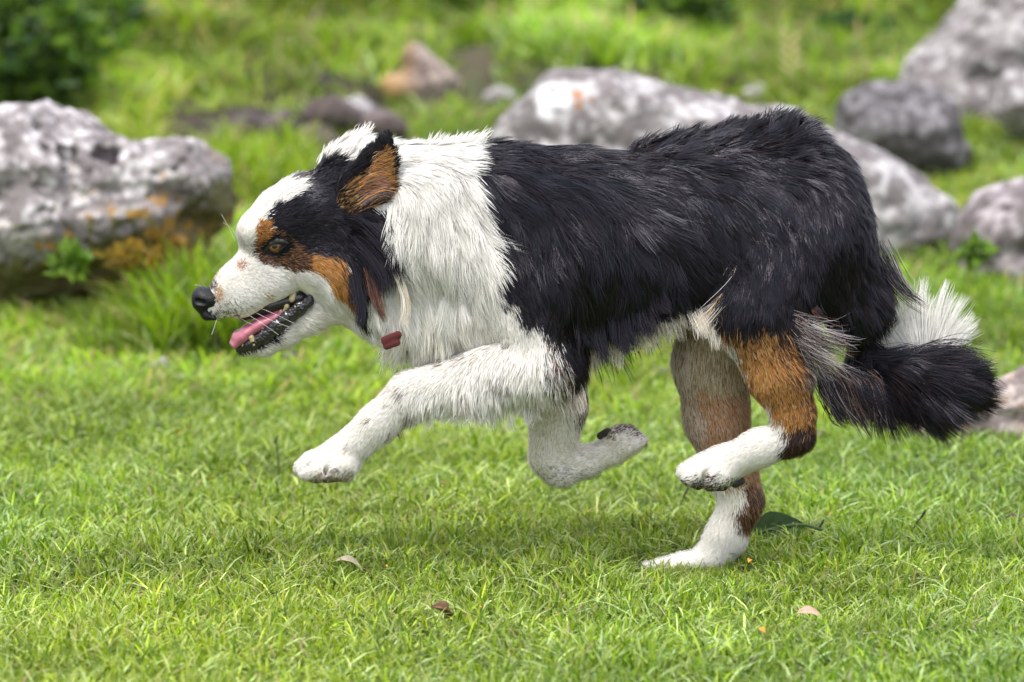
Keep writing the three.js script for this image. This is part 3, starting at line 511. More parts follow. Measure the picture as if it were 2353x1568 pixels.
// how the hair lies: [u, v, direction, length, lift]
const lie = {
  torso: [[930, 350, 1, -0.25, 62, 0.33], [1060, 340, 1, -0.1, 46, 0.45], [960, 480, 0.4, 1, 91, 0.16], [1050, 470, 0.55, 0.9, 81, 0.16], [900, 620, 0.25, 1, 110, 0.16], [1000, 640, 0.3, 1, 104, 0.14], [960, 760, 0.15, 1, 98, 0.20], [800, 720, 0.5, 0.8, 78, 0.20], [820, 350, 0.6, -0.6, 55, 0.39], [1080, 720, 0.25, 1, 65, 0.13],
    [1150, 340, 1, 0.1, 60, 0.25], [1150, 450, 0.8, 0.7, 98, 0.16], [1200, 560, 0.6, 0.85, 81, 0.10], [1180, 690, 0.5, 0.9, 55, 0.07], [1300, 340, 1, 0.1, 62, 0.20], [1420, 350, 1, 0.05, 81, 0.16], [1330, 450, 0.75, 0.7, 104, 0.10], [1370, 600, 0.25, 1, 110, 0.10], [1500, 600, 0.4, 0.95, 104, 0.10], [1340, 740, 0.1, 1, 124, 0.13], [1450, 740, 0.3, 1, 104, 0.14],
    [1520, 430, 1, 0.35, 81, 0.10], [1540, 320, 0.9, -0.5, 58, 0.60], [1680, 300, 0.75, -0.65, 62, 0.65], [1790, 290, 0.7, -0.65, 60, 0.65], [1600, 560, 0.8, 0.6, 81, 0.10], [1700, 400, 1, 0.2, 72, 0.08], [1720, 500, 0.5, 0.5, 72, 0.16], [1880, 340, 0.85, 0.4, 50, 0.20], [1950, 450, 0.5, 0.9, 65, 0.13], [1850, 520, 0.35, 0.95, 60, 0.07], [1600, 700, 0.5, 0.8, 81, 0.16]],
  head: [[480, 690, 0.85, 0.3, 7, 0.12], [540, 620, 0.9, -0.45, 8, 0.12], [560, 700, 0.85, 0.45, 11, 0.15], [620, 660, 0.9, 0.3, 12, 0.15], [560, 500, 0.3, -0.95, 13, 0.35], [620, 450, 0.75, -0.6, 18, 0.35], [700, 395, 0.9, -0.35, 26, 0.4], [640, 530, 0.95, -0.2, 12, 0.15], [700, 570, 1, 0.05, 18, 0.15], [720, 480, 1, -0.25, 26, 0.2], [760, 600, 0.8, 0.55, 30, 0.2], [800, 540, 0.85, 0.5, 42, 0.25], [700, 650, 0.9, 0.35, 18, 0.18], [760, 680, 0.55, 0.85, 40, 0.25], [820, 640, 0.4, 0.95, 55, 0.3], [880, 560, 0.7, 0.75, 60, 0.3], [880, 640, 0.4, 0.95, 60, 0.3], [830, 350, 0.6, -0.5, 42, 0.5]],
  jaw: [[560, 806, 0.6, 0.5, 9, 0.3], [640, 790, 0.95, 0.1, 13, 0.2], [720, 750, 0.9, 0.4, 26, 0.25]],
  ear: [[790, 430, 0.75, -0.65, 20, 0.3], [850, 440, 0.9, -0.4, 34, 0.4], [880, 380, 0.9, -0.4, 22, 0.3], [890, 315, 0.4, -0.9, 8, 0.25]],
  farEar: [[880, 380, 0.9, -0.3, 14, 0.3]],
  nearFore: [[1180, 600, 0.6, 0.85, 45, 0.1], [1250, 760, 0.35, 0.95, 34, 0.12], [1280, 870, 0.2, 1, 52, 0.2], [1150, 850, -0.4, 0.9, 34, 0.14], [1100, 920, 0.0, 1, 58, 0.25], [980, 940, -0.1, 1, 42, 0.25], [960, 860, -0.8, 0.6, 14, 0.12], [860, 960, -0.7, 0.7, 12, 0.14], [770, 1050, -0.8, 0.5, 10, 0.15], [900, 1000, -0.2, 1, 18, 0.25]],
  farFore: [[1280, 860, 0.1, 1, 24, 0.18], [1275, 1000, 0, 1, 13, 0.12], [1330, 960, 0.3, 1, 20, 0.25], [1300, 1080, 0.9, 0, 9, 0.1], [1440, 1020, 0.9, -0.35, 9, 0.12]],
  nearHind: [[1850, 520, 0.35, 0.95, 45, 0.1], [1980, 560, 0.5, 0.9, 50, 0.18], [2000, 700, 0.6, 0.85, 60, 0.3], [1760, 640, 0.1, 1, 42, 0.1], [1900, 680, 0.3, 1, 55, 0.15], [1680, 720, -0.3, 1, 40, 0.2], [1740, 800, 0.3, 1, 26, 0.12], [1830, 820, 0.7, 0.75, 48, 0.25], [1800, 920, 0.35, 0.95, 16, 0.1], [1860, 960, 0.3, 1, 20, 0.2], [1840, 1020, -0.2, 1, 22, 0.35], [1740, 1030, -0.9, 0.4, 10, 0.12], [1620, 1080, -0.95, 0.2, 8, 0.12]],
  farHind: [[1640, 800, 0, 1, 30, 0.15], [1640, 950, 0.35, 1, 20, 0.14], [1700, 1100, 0.4, 1, 15, 0.15], [1735, 1180, 0.2, 1, 24, 0.3], [1660, 1220, -0.4, 0.9, 12, 0.12], [1580, 1290, -0.95, 0.2, 8, 0.12]],
  tail: [[1970, 560, 0.2, 1, 60, 0.25], [1990, 760, -0.1, 1, 75, 0.35], [1960, 860, 0.3, 0.85, 95, 0.45], [2050, 880, 1, 0.2, 125, 0.16], [2060, 925, 0.85, 0.5, 125, 0.22], [2010, 800, 0.9, 0.35, 100, 0.25], [2100, 830, 1, -0.18, 110, 0.22], [2170, 850, 1, -0.12, 95, 0.2], [2160, 910, 0.95, 0.35, 115, 0.22], [2220, 868, 1, 0.1, 66, 0.25]],
};
function lieAt(limb, u, v) {
  let sx = 0, sy = 0, sl = 0, sf = 0, sw = 0;
  for (const [a, b, dx, dy, l, f] of lie[limb]) { const w = 1 / ((u - a) ** 2 + (v - b) ** 2 + 120) ** 1.7, n = Math.hypot(dx, dy); sx += w * dx / n; sy += w * dy / n; sl += w * l; sf += w * f; sw += w; }
  return [sx / sw, sy / sw, sl / sw, sf / sw];
}
const perUnit = { torso: 0.19, head: 0.32, jaw: 0.26, ear: 0.2, farEar: 0.1, nearFore: 0.18, farFore: 0.12, nearHind: 0.17, farHind: 0.12, tail: 0.5 };   // hairs per square unit
const lockSize = { torso: 20, head: 9, jaw: 9, ear: 12, farEar: 12, nearFore: 12, farFore: 12, nearHind: 15, farHind: 13, tail: 22 };
class Coat { constructor() { this.pale = new Strands(); this.dark = new Strands(); } add(p, s, n, w, a, b) { (a[0] > 0.2 ? this.pale : this.dark).add(p, s, n, w, a, b); } }
const coats = { head_fur: new Coat(), ear_fur: new Coat(), body_fur: new Coat(), near_foreleg_fur: new Coat(), far_foreleg_fur: new Coat(), near_hind_leg_fur: new Coat(), far_hind_leg_fur: new Coat(), tail_fur: new Coat() };
const coatOf = { torso: 'body_fur', head: 'head_fur', jaw: 'head_fur', ear: 'ear_fur', farEar: 'ear_fur', nearFore: 'near_foreleg_fur', farFore: 'far_foreleg_fur', nearHind: 'near_hind_leg_fur', farHind: 'far_hind_leg_fur', tail: 'tail_fur' };
const eyeAt = [635, 563];
function hair(limb, p, n, out, density) {
  const own = !['torso', 'head', 'jaw', 'ear'].includes(limb), [u, v, w] = flank(p.x, p.y, p.z, own);
  if (limb === 'head' || limb === 'jaw') {
    const ex = (u - eyeAt[0]) / 27, ey = (v - eyeAt[1] + (u - eyeAt[0]) * 0.25) / 17; if (ex * ex + ey * ey < 1) return;
    if (u < 498 && v > 652 && (u - 464) ** 2 / 900 + (v - 694) ** 2 / 2000 < 1) return;
    if (limb === 'jaw' && n.y > 0.35) return;                                  // gums
    if (limb === 'head' && n.y < -0.55 && u < 720 && u > 500) return;          // palate
  }
  let [dx, dy, len, lift] = lieAt(limb, u, v);
  if (limb === 'torso' && u < 930) { const q = lieAt('head', u, v), t = 1 - smooth(u, 850, 930); dx = lerp(dx, q[0], t); dy = lerp(dy, q[1], t); len = lerp(len, q[2], t); lift = lerp(lift, q[3], t); }
  // locks: hairs of one cell share a direction and close up towards their tips
  const ls = lockSize[limb] * S, cx = Math.floor(p.x / ls), cy = Math.floor(p.y / ls), cz = Math.floor(p.z / ls); let best = 9, g = V(0, 0, 0), gid = 0;
  for (let i = -1; i <= 1; i++) for (let j = -1; j <= 1; j++) for (let k = -1; k <= 1; k++) {
    const id = ((cx + i) * 73856093) ^ ((cy + j) * 19349663) ^ ((cz + k) * 83492791), qx = (cx + i + hash(id)) * ls, qy = (cy + j + hash(id + 1)) * ls, qz = (cz + k + hash(id + 2)) * ls, d = (qx - p.x) ** 2 + (qy - p.y) ** 2 + (qz - p.z) ** 2;
    if (d < best) { best = d; g.set(qx, qy, qz); gid = id; }
  }
  const calm = limb === 'torso' ? 1 : limb === 'tail' ? 0.8 : 0.4, a = calm * ((hash(gid + 3) - 0.5) * 0.7 + 0.9 * noise(p.x * 11, p.y * 11, p.z * 11)) + gauss() * 0.13, ca = Math.cos(a), sa = Math.sin(a);
  const d = V(dx * ca - dy * sa, -(dx * sa + dy * ca), 0);
  d.addScaledVector(n, -d.dot(n)); if (d.lengthSq() < 0.02) d.add(V(0.2, -0.3, 0)); d.normalize();
  len *= (0.45 + 0.75 * rnd()) * (0.8 + 0.4 * hash(gid + 4)) * S; lift *= 0.4 + 1.3 * hash(gid + 5);
  const lat = p.clone().sub(g); lat.addScaledVector(n, -lat.dot(n)); lat.addScaledVector(d, -lat.dot(d));
  const m = len > 22 * S ? 4 : len > 13 * S ? 3 : 2, pts = [p.clone().addScaledVector(n, -1.5 * S)], cur = p.clone(), dir = d.clone().addScaledVector(n, lift + gauss() * 0.06).normalize(), clump = (len > 34 * S ? 0.42 : 0.2) * rr(0.3, 1.3);
  const sway = V(0, 0, 0).crossVectors(d, n).multiplyScalar(len > 40 * S ? len * 0.085 : 0), ph = 6.28 * hash(gid + 7) + rr(-0.5, 0.5);
  const step = len / m, droop = len > 40 * S ? 0.10 : 0.04;
  for (let k = 1; k <= m; k++) {
    cur.addScaledVector(dir, step); const s = k / m;
    const e = hull.dist(cur.x, cur.y, cur.z), want = (2 + 5 * s * rnd()) * S;
    if (e < want && e > -0.05) cur.addScaledVector(hull.grad(cur.x, cur.y, cur.z), want - e);
    pts.push(cur.clone().addScaledVector(lat, -clump * s * s).addScaledVector(sway, Math.sin(ph + s * 3.4) * s));
    const back = dir.dot(n); dir.y -= droop; dir.addScaledVector(n, -0.14 * back).normalize();
  }
  const side = V(0, 0, 0).crossVectors(d, n).normalize(), tw = gauss() * 0.7; side.applyAxisAngle(d, tw);
  const nn = n.clone().addScaledVector(lat, (len > 34 * S ? 0.85 : 0.25) / ls).addScaledVector(d, -0.15 + (len > 34 * S ? 0.7 * noise(p.x * 8, p.y * 8, p.z * 8 + 3) + 0.5 * (hash(gid + 9) - 0.5) : 0)).normalize();
  const c = coat(limb, p.x, p.y, p.z), wd = (len > 30 * S ? 1.45 : 1.4) * S * rr(0.75, 1.25) * (density < 1 ? 1.5 : 1), t = 1 + (c[0] < 0.05 ? 0.5 * rnd() : 0.04);
  out.add(pts, side, nn, wd, c, [c[0] * t, c[1] * t, c[2] * t]);
}
{
  const ps = bodyGeo.attributes.position, ns = bodyGeo.attributes.normal, ix = bodyGeo.index.array, A = V(0, 0, 0), B = V(0, 0, 0), D = V(0, 0, 0), q = V(0, 0, 0), n = V(0, 0, 0);
  for (let i = 0; i < ix.length; i += 3) {
    const a = ix[i], b = ix[i + 1], c = ix[i + 2], limb = names[limbOf[a]];
    A.fromBufferAttribute(ps, a); B.fromBufferAttribute(ps, b); D.fromBufferAttribute(ps, c);
    const area = B.clone().sub(A).cross(D.clone().sub(A)).length() / 2 / S / S, far = ns.getZ(a) < -0.35 && ns.getY(a) < 0.6 ? 0.35 : 1;
    let k = area * perUnit[limb] * far; k = Math.floor(k) + (rnd() < k % 1 ? 1 : 0);
    for (; k > 0; k--) {
      let s = rnd(), t = rnd(); if (s + t > 1) { s = 1 - s; t = 1 - t; }
      q.copy(A).multiplyScalar(1 - s - t).addScaledVector(B, s).addScaledVector(D, t);
      n.set(ns.getX(a) * (1 - s - t) + ns.getX(b) * s + ns.getX(c) * t, ns.getY(a) * (1 - s - t) + ns.getY(b) * s + ns.getY(c) * t, ns.getZ(a) * (1 - s - t) + ns.getZ(b) * s + ns.getZ(c) * t).normalize();
      hair(limb, q.clone(), n, coats[coatOf[limb]], far);
    }
  }
}
// loose locks that hang clear of the coat: path on the sheet, breadth at root and tip, colours
function lock(out, path, count, b0, b1, cols, { len = 1, width = 1.5, loose = 1.6 } = {}) {
  const curve = new THREE.CatmullRomCurve3(path.map(([u, v, w]) => J(u, v, w)));
  for (let i = 0; i < count; i++) {
    const ox = gauss(), oy = gauss(), l = len * rr(0.45, 1.1), st = rr(0, 0.3), wave = gauss() * 7 * loose * S, ph = rr(0, 6), stray = rnd() < 0.12 ? 2.2 : 1, pts = [];
    for (let k = 0; k <= 5; k++) {
      const s = k / 5, t = Math.min(1, st + s * l * (1 - st)), q = curve.getPoint(t), tan = curve.getTangent(t), sd = V(-tan.y, tan.x, 0).normalize(), b = lerp(b0, b1 * stray, t) * S;
      pts.push(q.addScaledVector(sd, ox * b + wave * s * Math.sin(ph + s * 2.2)).add(V(0, 0, oy * b * 0.8)));
    }
    const tan = curve.getTangent(0.5), side = V(-tan.y, tan.x, 0).normalize().applyAxisAngle(tan, gauss() * 0.6), c = cols[Math.floor(rnd() * cols.length)], k = rr(0.85, 1.15);
    out.add(pts, side, V(0.5 * ox * -tan.y, 0.3 + 0.5 * ox * tan.x, 1).normalize(), width * S * rr(0.6, 1.2), c.map((x) => x * k), c.map((x) => x * k));
  }
}
{
  const H = coats.head_fur, Bf = coats.body_fur, T = coats.tail_fur, Hn = coats.near_hind_leg_fur, F = coats.near_foreleg_fur, Ef = coats.ear_fur;
  lock(H, [[806, 590, 90], [820, 650, 102], [828, 705, 106], [826, 756, 102]], 230, 20, 7, [BLACK, BLACK, UMBER]);
  lock(H, [[846, 580, 90], [856, 630, 104], [866, 690, 106], [886, 742, 102]], 170, 17, 5, [BROWN, [0.13, 0.055, 0.028], [0.17, 0.075, 0.04], UMBER]);
  lock(H, [[908, 620, 104], [926, 660, 112], [934, 710, 114], [922, 756, 110]], 90, 8, 4, [CREAM, [0.7, 0.62, 0.48], WHITE]);
  lock(H, [[820, 500, 88], [865, 540, 108], [895, 585, 112], [910, 625, 108]], 260, 30, 20, [BLACK, UMBER, BLACK]);
  lock(H, [[800, 540, 90], [850, 590, 108], [880, 640, 112], [886, 690, 108]], 240, 30, 20, [BLACK, BLACK, UMBER]);
  for (let i = 0; i < 9; i++) { const t = i / 8, u = 812 + 46 * t, v = 458 - 92 * t, e = 52 * (1 - 0.65 * t); lock(Ef, [[u, v, 100], [u + e * 0.5, v - 12, 112], [u + e, v - 14, 116], [u + e * 1.5, v - 4, 113]], 16, 8, 7, t > 0.75 ? [UMBER, TAN, SAND] : t < 0.3 ? [BROWN, UMBER, TAN] : [TAN, SAND, TAN, BROWN], { width: 1.1 }); }
  lock(Ef, [[822, 486, 98], [850, 462, 110], [885, 448, 114], [918, 458, 110]], 90, 14, 13, [BROWN, UMBER, TAN, BLACK]);
  // groin tuft, grey feathers behind the thigh, fringes of the chest and belly
  lock(Bf, [[1704, 606, 98], [1690, 650, 116], [1652, 706, 122], [1594, 776, 114]], 150, 6, 19, [WHITE, CREAM, SAND, GREY, WHITE], { loose: 3, width: 1.2 });
  lock(Bf, [[1712, 560, 100], [1700, 600, 116], [1684, 640, 120], [1668, 672, 116]], 60, 10, 8, [SAND, UMBER, CREAM, BLACK], { loose: 2, width: 1.6 });
  for (let i = 0; i < 7; i++) { const u = 1596 + i * 14; lock(Bf, [[u, 715 + i * 3, 96], [u + 16, 755 + i * 6, 108], [u + 22 + rr(-14, 14), 785 + rr(-10, 26), 106]], 46, 15, 9, [WHITE, CREAM, WHITE]); }
  for (let i = 0; i < 14; i++) { const t = i / 13, u = 1795 + 50 * t + rr(-10, 10), v = 715 + 85 * t + rr(-10, 10), e = rr(110, 195) - 40 * t, f = rr(30, 100); lock(Hn, [[u, v, 122], [u + e * 0.4, v + f * 0.45, 136], [u + e * 0.75, v + f * 0.75, 138], [u + e, v + f * rr(0.8, 1.15), 130]], 34, 16, 24, [GREY, [0.4, 0.36, 0.36], [0.16, 0.13, 0.13], [0.55, 0.51, 0.5], BROWN, UMBER, BLACK], { loose: 4, width: 1.1 }); }
  for (let i = 0; i < 8; i++) { const u = 1930 + i * 14; lock(Hn, [[u, 640 + rr(-30, 30), 86 - i * 6], [u + 10, 700, 92 - i * 6], [u + 16, 750 + rr(-20, 20), 90 - i * 6], [u + 14 + rr(-10, 14) + i * 3, 790 + rr(-30, 40) - i * 6, 80 - i * 6]], 46, 13, 7, i > 5 ? [UMBER, SAND, BLACK] : [BLACK, UMBER, BLACK, GREY]); }
  for (let i = 0; i < 16; i++) { const u = 1655 + i * 14 + rr(-6, 6), v = 700 + rr(-15, 15), e = rr(40, 95); lock(Hn, [[u, v, 118], [u + 8, v + e * 0.45, 134], [u + 16, v + e * 0.75, 132], [u + 22 + rr(-8, 10), v + e, 128]], 30, 13, 7, [BLACK, UMBER, BLACK, BROWN]); }
  lock(Hn, [[2010, 560, 40], [2045, 620, 44], [2080, 670, 40], [2140, 715, 30]], 130, 26, 10, [BLACK, UMBER, BLACK, GREY]);
  for (let i = 0; i < 26; i++) { const u = 1318 + i * 8 + rr(-8, 8), v = 745 - Math.max(0, i - 14) * 6 + rr(-25, 15), e = rr(45, 110) * (i > 17 ? 0.7 : 1); lock(Bf, [[u - 6, v - 45, rr(84, 98)], [u + 4, v + e * 0.2, 112], [u + 12 + rr(-6, 10), v + e * 0.7, 112], [u + 16 + rr(-14, 22), v + e, 104]], 44, rr(12, 20), rr(3, 7), [BLACK, UMBER, BLACK]); }
  for (let i = 0; i < 22; i++) { const u = 1345 + i * 13 + rr(-6, 6), v = 790 - i * 5 + rr(-10, 10); lock(Bf, [[u, v, rr(20, 70)], [u + 10, v + 30, 70], [u + 18 + rr(-14, 14), v + rr(42, 80), 66]], 38, 14, 9, [CREAM, [0.5, 0.44, 0.3], WHITE]); }
  for (let i = 0; i < 26; i++) { const u = 1440 + i * 15 + rr(-6, 6), v = 352 - i * 2.6 + (i > 22 ? (i - 22) * 9 : 0), e = rr(0.6, 1.25); lock(Bf, [[u, v, rr(-40, 40)], [u + 16, v - 26 * e, 0], [u + 34 + rr(-10, 10), v - 46 * e, 0]], 30, 11, 4, [BLACK, UMBER, BLACK]); }
  for (let i = 0; i < 14; i++) { const u = 930 + i * 13; lock(Bf, [[u, 362 - i * 2, rr(-40, 40)], [u + 14, 340 - i * 2, 0], [u + 34, 322 - i * 1.5 + rr(-12, 8), 0]], 26, 10, 8, [WHITE]); }
  for (let i = 0; i < 10; i++) { const u = 735 + i * 11; lock(H, [[u, 385 - i * 7, rr(-30, 10)], [u + 10, 360 - i * 7, 0], [u + 24, 340 - i * 6.5 + rr(-12, 8), 0]], 30, 10, 8, [WHITE]); }
  for (const [u, v] of [[1905, 355], [1922, 370], [1938, 388], [1950, 402]]) lock(Bf, [[u - 20, v + 14, 0], [u, v, 0], [u + 14, v - 18, 0]], 34, 9, 4, [BLACK, BLACK]);
  for (let i = 0; i < 26; i++) { const u = 925 + i * 13 + rr(-5, 5), v = 932 + 10 * Math.sin(i * 1.7) + rr(-14, 8), e = rr(26, 58); lock(F, [[u, v, rr(70, 110)], [u - 2, v + e * 0.5, 92], [u + rr(-16, 14), v + e, 88]], 28, rr(8, 14), rr(4, 9), [WHITE, WHITE, CREAM]); }
  for (let i = 0; i < 8; i++) { const u = 1225 + i * 14; lock(F, [[u, 880, 110], [u + 14, 920, 118], [u + 26, 950 + rr(-18, 14), 112]], 34, 12, 6, [WHITE, CREAM, [0.55, 0.45, 0.34]]); }
  lock(F, [[905, 985, 84], [920, 1000, 90], [925, 1016, 88]], 24, 8, 5, [CREAM, BROWN, [0.3, 0.24, 0.18]]);
  for (let i = 0; i < 14; i++) { const u = 1862 + i * 10, e = rr(0.7, 1.2); lock(T, [[u, 826 + i * 3, 30], [u + 22, 880, 44], [u + 46, 880 + 52 * e, 40], [u + 78 + rr(-16, 16), 890 + 92 * e, 28]], 44, 18, 11, [BLACK, UMBER, BLACK, BROWN, GREY], { loose: 3 }); }
  for (let i = 0; i < 12; i++) { const u = 1985 + i * 14, v = 812 + i * 1.5 + rr(-6, 8); lock(T, [[u, v, 20], [u + 50, v + 6, 34], [u + 100, v - 2, 30], [u + 150, v + 8 + rr(-14, 20), 16]], 46, 16, 14, [BLACK, BLACK, UMBER], { loose: 3 }); }
  // the white tip fans up, the black plume trails back
  for (let i = 0; i < 15; i++) { const a = -0.85 + i * 0.12, L = 172 - 30 * Math.abs(i - 8) / 7 + rr(-26, 22), u = 2078 + i * 6, v = 820, q = i > 11 ? 0.8 : 1; lock(T, [[u, v, -6], [u + Math.sin(a) * L * 0.45 * q, v - Math.cos(a) * L * 0.4 * q, 2], [u + Math.sin(a) * L * 0.8 * q, v - Math.cos(a) * L * 0.75 * q, 2], [u + Math.sin(a) * L * q + 8, v - Math.cos(a) * L * q, -4]], 90, 11, 9, [WHITE, WHITE, [0.72, 0.7, 0.66]], { loose: 2.2, width: 1.3 }); }
  for (let i = 0; i < 16; i++) { const t = i / 15, u = 1910 + t * 240, v = 850 + 30 * Math.sin(t * 3); lock(T, [[u, v, 20], [u + 60, v + 25 + 18 * (1 - t), 42], [u + 110, v + 40 + 40 * (1 - t), 40], [u + 150 - 40 * (1 - t), v + 62 + 50 * (1 - t), 26]], 90, 24, 18, [BLACK, BLACK, UMBER], { loose: 3 }); }
  for (let i = 0; i < 9; i++) { const t = i / 8, u = 2100 + 40 * t, v = 822 + t * 90; lock(T, [[u, v, 22], [u + 50, v - 14 + t * 22, 40], [u + 105, v - 14 + 26 * t, 30], [u + 150 - 20 * t, v + 6 + 26 * t, 10]], 80, 20, 18, [BLACK, UMBER, BLACK], { loose: 3 }); }
  for (let i = 0; i < 14; i++) { const u = 1895 + i * 17; lock(T, [[u, 890, 0], [u + 14, 935, 12], [u + 34, 970, 10], [u + 60 + rr(-12, 12), 1006 + rr(-24, 26) - Math.max(0, 6 - i) * 5, 0]], 55, 16, 8, [BLACK, UMBER, BROWN, [0.2, 0.13, 0.08]], { loose: 2.5 }); }
}
const darkFur = new THREE.MeshPhysicalMaterial({ vertexColors: true, roughness: 0.28, specularIntensity: 0.55, specularColor: lin(0.84, 0.82, 1), side: THREE.DoubleSide });
const paleFur = new THREE.MeshPhysicalMaterial({ vertexColors: true, roughness: 0.95, transmission: 0.35, thickness: 0, specularIntensity: 0.5, side: THREE.DoubleSide });
let total = 0;
for (const [n, s] of Object.entries(coats)) for (const [k, mat] of [['pale', paleFur], ['dark', darkFur]]) {
  if (!s[k].count) continue;
  const m = mesh(k + '_' + n.replace(/^(near|far)_/, ''), s[k].geo(), mat, dogRoot); m.userData.kind = 'stuff'; total += s[k].count;
}

// ---- face
const front = (u, v, w0 = 160) => { for (let w = w0; w > -20; w -= 0.5) { const p = J(u, v, w); if (hull.dist(p.x, p.y, p.z) < 0) return w; } return 0; };
const wet = new THREE.MeshPhysicalMaterial({ color: lin(0.007, 0.006, 0.007), roughness: 0.6, clearcoat: 0.12, clearcoatRoughness: 0.4 });
const solid = (caps, k, h, cut = [], bump = 0) => {
  const box = new THREE.Box3(); for (const c of caps) { const m = Math.max(c.ra, c.rb) * Math.max(1, c.zs) + 6 * S; for (const q of [c.a, c.b]) { box.expandByPoint(q.clone().addScalar(m)); box.expandByPoint(q.clone().addScalar(-m)); } }
  return surface({ at(x, y, z) { let d = 9; for (const c of caps) d = smin(d, capD(c, x, y, z), k * S); for (const c of cut) d = smax(d, -capD(c, x, y, z), 3 * S); if (bump) d += bump * S * noise(x * (bump > 2 ? 260 : 700), y * (bump > 2 ? 260 : 700), z * 700); return d; } }, box.min, box.max, h * S, 2.4).geo;
};
mesh('nose', solid([...chain([[463, 680, 0, 22], [484, 684, 0, 22]], 1.25), ...chain([[461, 698, 0, 19], [472, 718, 0, 13]], 1.3), ...chain([[474, 690, 18, 13], [486, 692, 20, 12]], 1), ...chain([[476, 727, 6, 9], [492, 731, 14, 6]], 1.4)], 14, 1.4, [...chain([[452, 693, 28, 8], [466, 698, 34, 8]], 1), ...chain([[464, 701, 38, 4], [482, 706, 40, 3]], 1)], 1.1), new THREE.MeshPhysicalMaterial({ color: lin(0.007, 0.0065, 0.008), roughness: 0.5, specularIntensity: 0.6 }), dogRoot);
{
  const w = front(635, 564), eye = new THREE.Group(); eye.name = 'eye'; dogRoot.add(eye); eye.position.copy(J(635, 564, w - 12));
  const R0 = 20 * S, gloss = (r, g, b) => new THREE.MeshPhysicalMaterial({ color: lin(r, g, b), roughness: 0.25, clearcoat: 0.35, clearcoatRoughness: 0.03 });
  mesh('eyeball', new THREE.SphereGeometry(R0, 32, 24), gloss(0.05, 0.03, 0.025), eye);
  const look = V(-0.2, 0.02, 1).normalize(), disc = (r0, r1, lift, mat, name) => {
    const g = new THREE.SphereGeometry(R0 + lift * S, 40, 12, 0, Math.PI * 2, r0, r1 - r0); g.rotateX(Math.PI / 2);
    const m = mesh(name, g, mat, eye); m.quaternion.setFromUnitVectors(V(0, 0, 1), look); return m;
  };
  disc(0.25, 0.58, 0.25, gloss(0.17, 0.06, 0.01), 'iris');
  disc(0, 0.3, 0.3, gloss(0.006, 0.005, 0.005), 'pupil');
  const lid = (list, r, name) => { const m = mesh(name, solid(chain(list.map(([u, v, k]) => [u, v, front(u, v) - 1, k * r]), 1), 3, 1.3), wet, eye); m.position.copy(eye.position).negate(); };
  lid([[604, 581, 0.7], [614, 572, 1], [625, 560, 1.15], [637, 554, 1.2], [650, 555, 1.05], [662, 559, 0.6]], 6.4, 'upper_eyelid');
  lid([[604, 582, 0.7], [618, 580, 0.9], [632, 579, 0.9], [646, 573, 0.9], [662, 560, 0.6]], 5.6, 'lower_eyelid');
}
// the mouth: gums, lips, tongue, teeth
const gum = new THREE.MeshPhysicalMaterial({ color: lin(0.009, 0.007, 0.009), roughness: 0.35, clearcoat: 0.4, clearcoatRoughness: 0.2 });
const lipPts = [[551, 800, 14], [575, 790, 24], [606, 772, 30], [636, 748, 36], [664, 726, 40], [690, 706, 44], [708, 692, 46], [712, 682, 46]];
mesh('lower_lip', solid(chain(lipPts.map(([u, v, w], i) => [u, v + 2, w, [10, 13, 16, 16, 15, 14, 11, 7][i]]), 0.8), 6, 1.5, [], 3), gum, dogRoot);
mesh('lower_gum', solid(chain([[558, 800, 0, 9], [606, 776, 0, 18], [655, 742, 0, 24], [712, 694, 0, 30]], 1.2), 8, 2), gum, dogRoot);
mesh('palate', solid(chain([[560, 724, 0, 14], [620, 700, 0, 22], [690, 682, 0, 26]], 1.5), 8, 2), gum, dogRoot);
const pink = new THREE.MeshPhysicalMaterial({ color: lin(0.37, 0.105, 0.15), roughness: 0.5, clearcoat: 0.35, clearcoatRoughness: 0.35 });
mesh('tongue', solid([...chain([[672, 702, 0, 13], [634, 726, 4, 15], [600, 742, 6, 15], [566, 762, 4, 14], [547, 774, 0, 13], [536, 788, 0, 9]], 2.2), ...chain([[640, 730, 24, 9], [590, 752, 30, 9], [558, 776, 28, 10], [540, 795, 22, 7]], 1)], 7, 1.6, chain([[650, 703, 2, 8], [590, 728, 4, 9], [540, 758, 2, 9]], 1.4), 0.5), pink, dogRoot);
const ivory = new THREE.MeshPhysicalMaterial({ color: lin(0.5, 0.39, 0.2), roughness: 0.3, clearcoat: 0.4 });
for (const [a, b, c, r] of [[[585, 790, 30], [576, 774, 33], [569, 762, 33], 8], [[594, 786, 31], [598, 776, 34], [599, 768, 33], 6], [[560, 799, 22], [559, 793, 24], [558, 788, 24], 5], [[566, 797, 24], [567, 791, 27], [567, 786, 27], 5], [[552, 801, 16], [551, 796, 18], [550, 792, 18], 4], [[674, 678, 30], [671, 688, 34], [668, 695, 34], 9], [[656, 714, 30], [659, 704, 34], [661, 698, 33], 7], [[644, 722, 28], [645, 716, 31], [646, 712, 31], 4]])
  mesh('tooth', solid(chain([[...a, r], [...b, r * 0.8], [...c, r * 0.3]], 0.8), 3, 1.3), ivory, dogRoot);
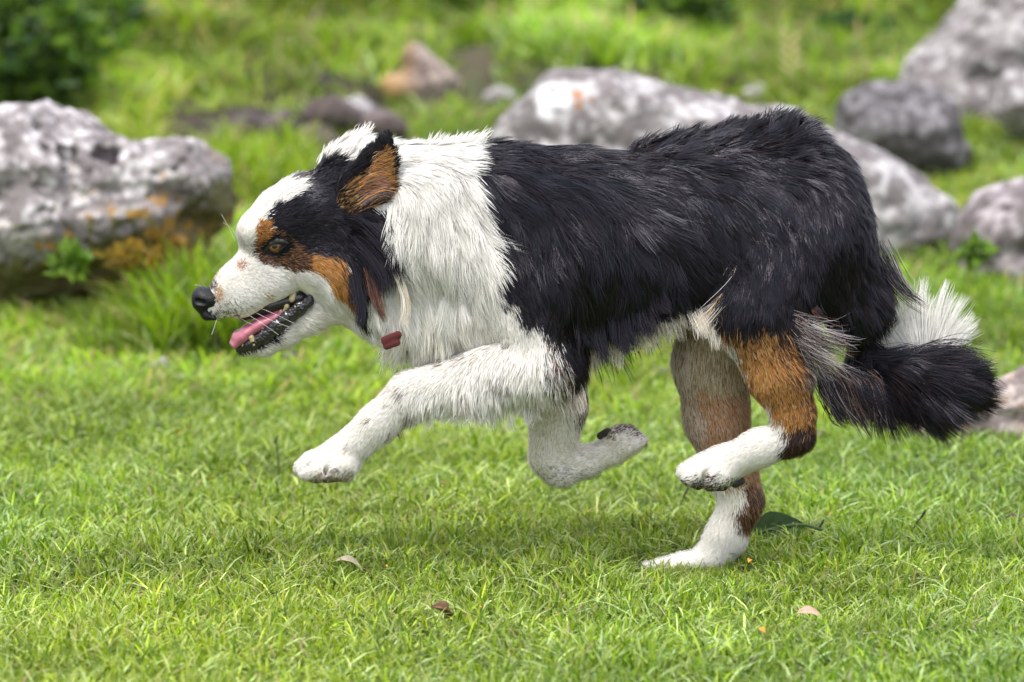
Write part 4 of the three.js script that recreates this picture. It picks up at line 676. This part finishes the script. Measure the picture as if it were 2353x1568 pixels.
{
  const wm = std({ color: lin(0.8, 0.78, 0.74), roughness: 0.4 });
  for (const [u, v, e, f, g, h] of [[575, 712, 620, 735, 664, 752], [590, 705, 640, 726, 676, 744], [560, 718, 600, 742, 640, 770], [545, 728, 575, 744, 606, 756], [540, 555, 525, 522, 508, 492], [542, 540, 528, 522, 512, 512], [470, 668, 458, 656, 446, 655], [500, 728, 492, 752, 486, 770]]) {
    const w = Math.max(10, front(u, v)), cv = new THREE.CatmullRomCurve3([J(u, v, w - 2), J(e, f, w + 12), J(g, h, w + 18)]); mesh('whisker', new THREE.TubeGeometry(cv, 8, 0.3 * S, 4), wm, dogRoot);
  }
  const padM = std({ color: lin(0.022, 0.017, 0.016), roughness: 0.7 });
  for (const l of [[[706, 1098, 86, 9], [730, 1102, 90, 10]], [[750, 1102, 108, 9], [785, 1098, 106, 9]], [[1574, 1102, 78, 11], [1604, 1114, 88, 13]], [[1630, 1118, 96, 12], [1662, 1118, 96, 11]], [[1690, 1112, 86, 10], [1704, 1106, 86, 9]], [[1380, 1002, -78, 9], [1396, 992, -72, 9]], [[1470, 1020, -60, 7], [1482, 1022, -60, 6]]]) mesh('paw_pad', solid(chain(l, 1), 3, 2), padM, dogRoot);
  for (const l of [[[1474, 1300, -48, 5], [1462, 1306, -46, 2]], [[1524, 1306, -40, 5], [1512, 1312, -38, 2]], [[708, 1092, 108, 4], [700, 1100, 109, 2]], [[1577, 1097, 106, 4], [1566, 1104, 107, 2]]]) mesh('claw', solid(chain(l, 1), 2, 1.2), padM, dogRoot);
  // red webbing collar, only its end shows below the ruff
  const cw = front(900, 740) + 34, collar = solid([...chain([[884, 782, cw, 9], [914, 770, cw + 6, 9]], 0.5), ...chain([[888, 796, cw, 8], [912, 788, cw + 6, 8]], 0.5)], 6, 1.3, [], 1.4);
  tag(mesh('collar', collar, std({ color: lin(0.085, 0.012, 0.012), roughness: 0.9 }), dogRoot), 'dark red collar end hanging under the ruff');
}
renderer.render(scene, camera);
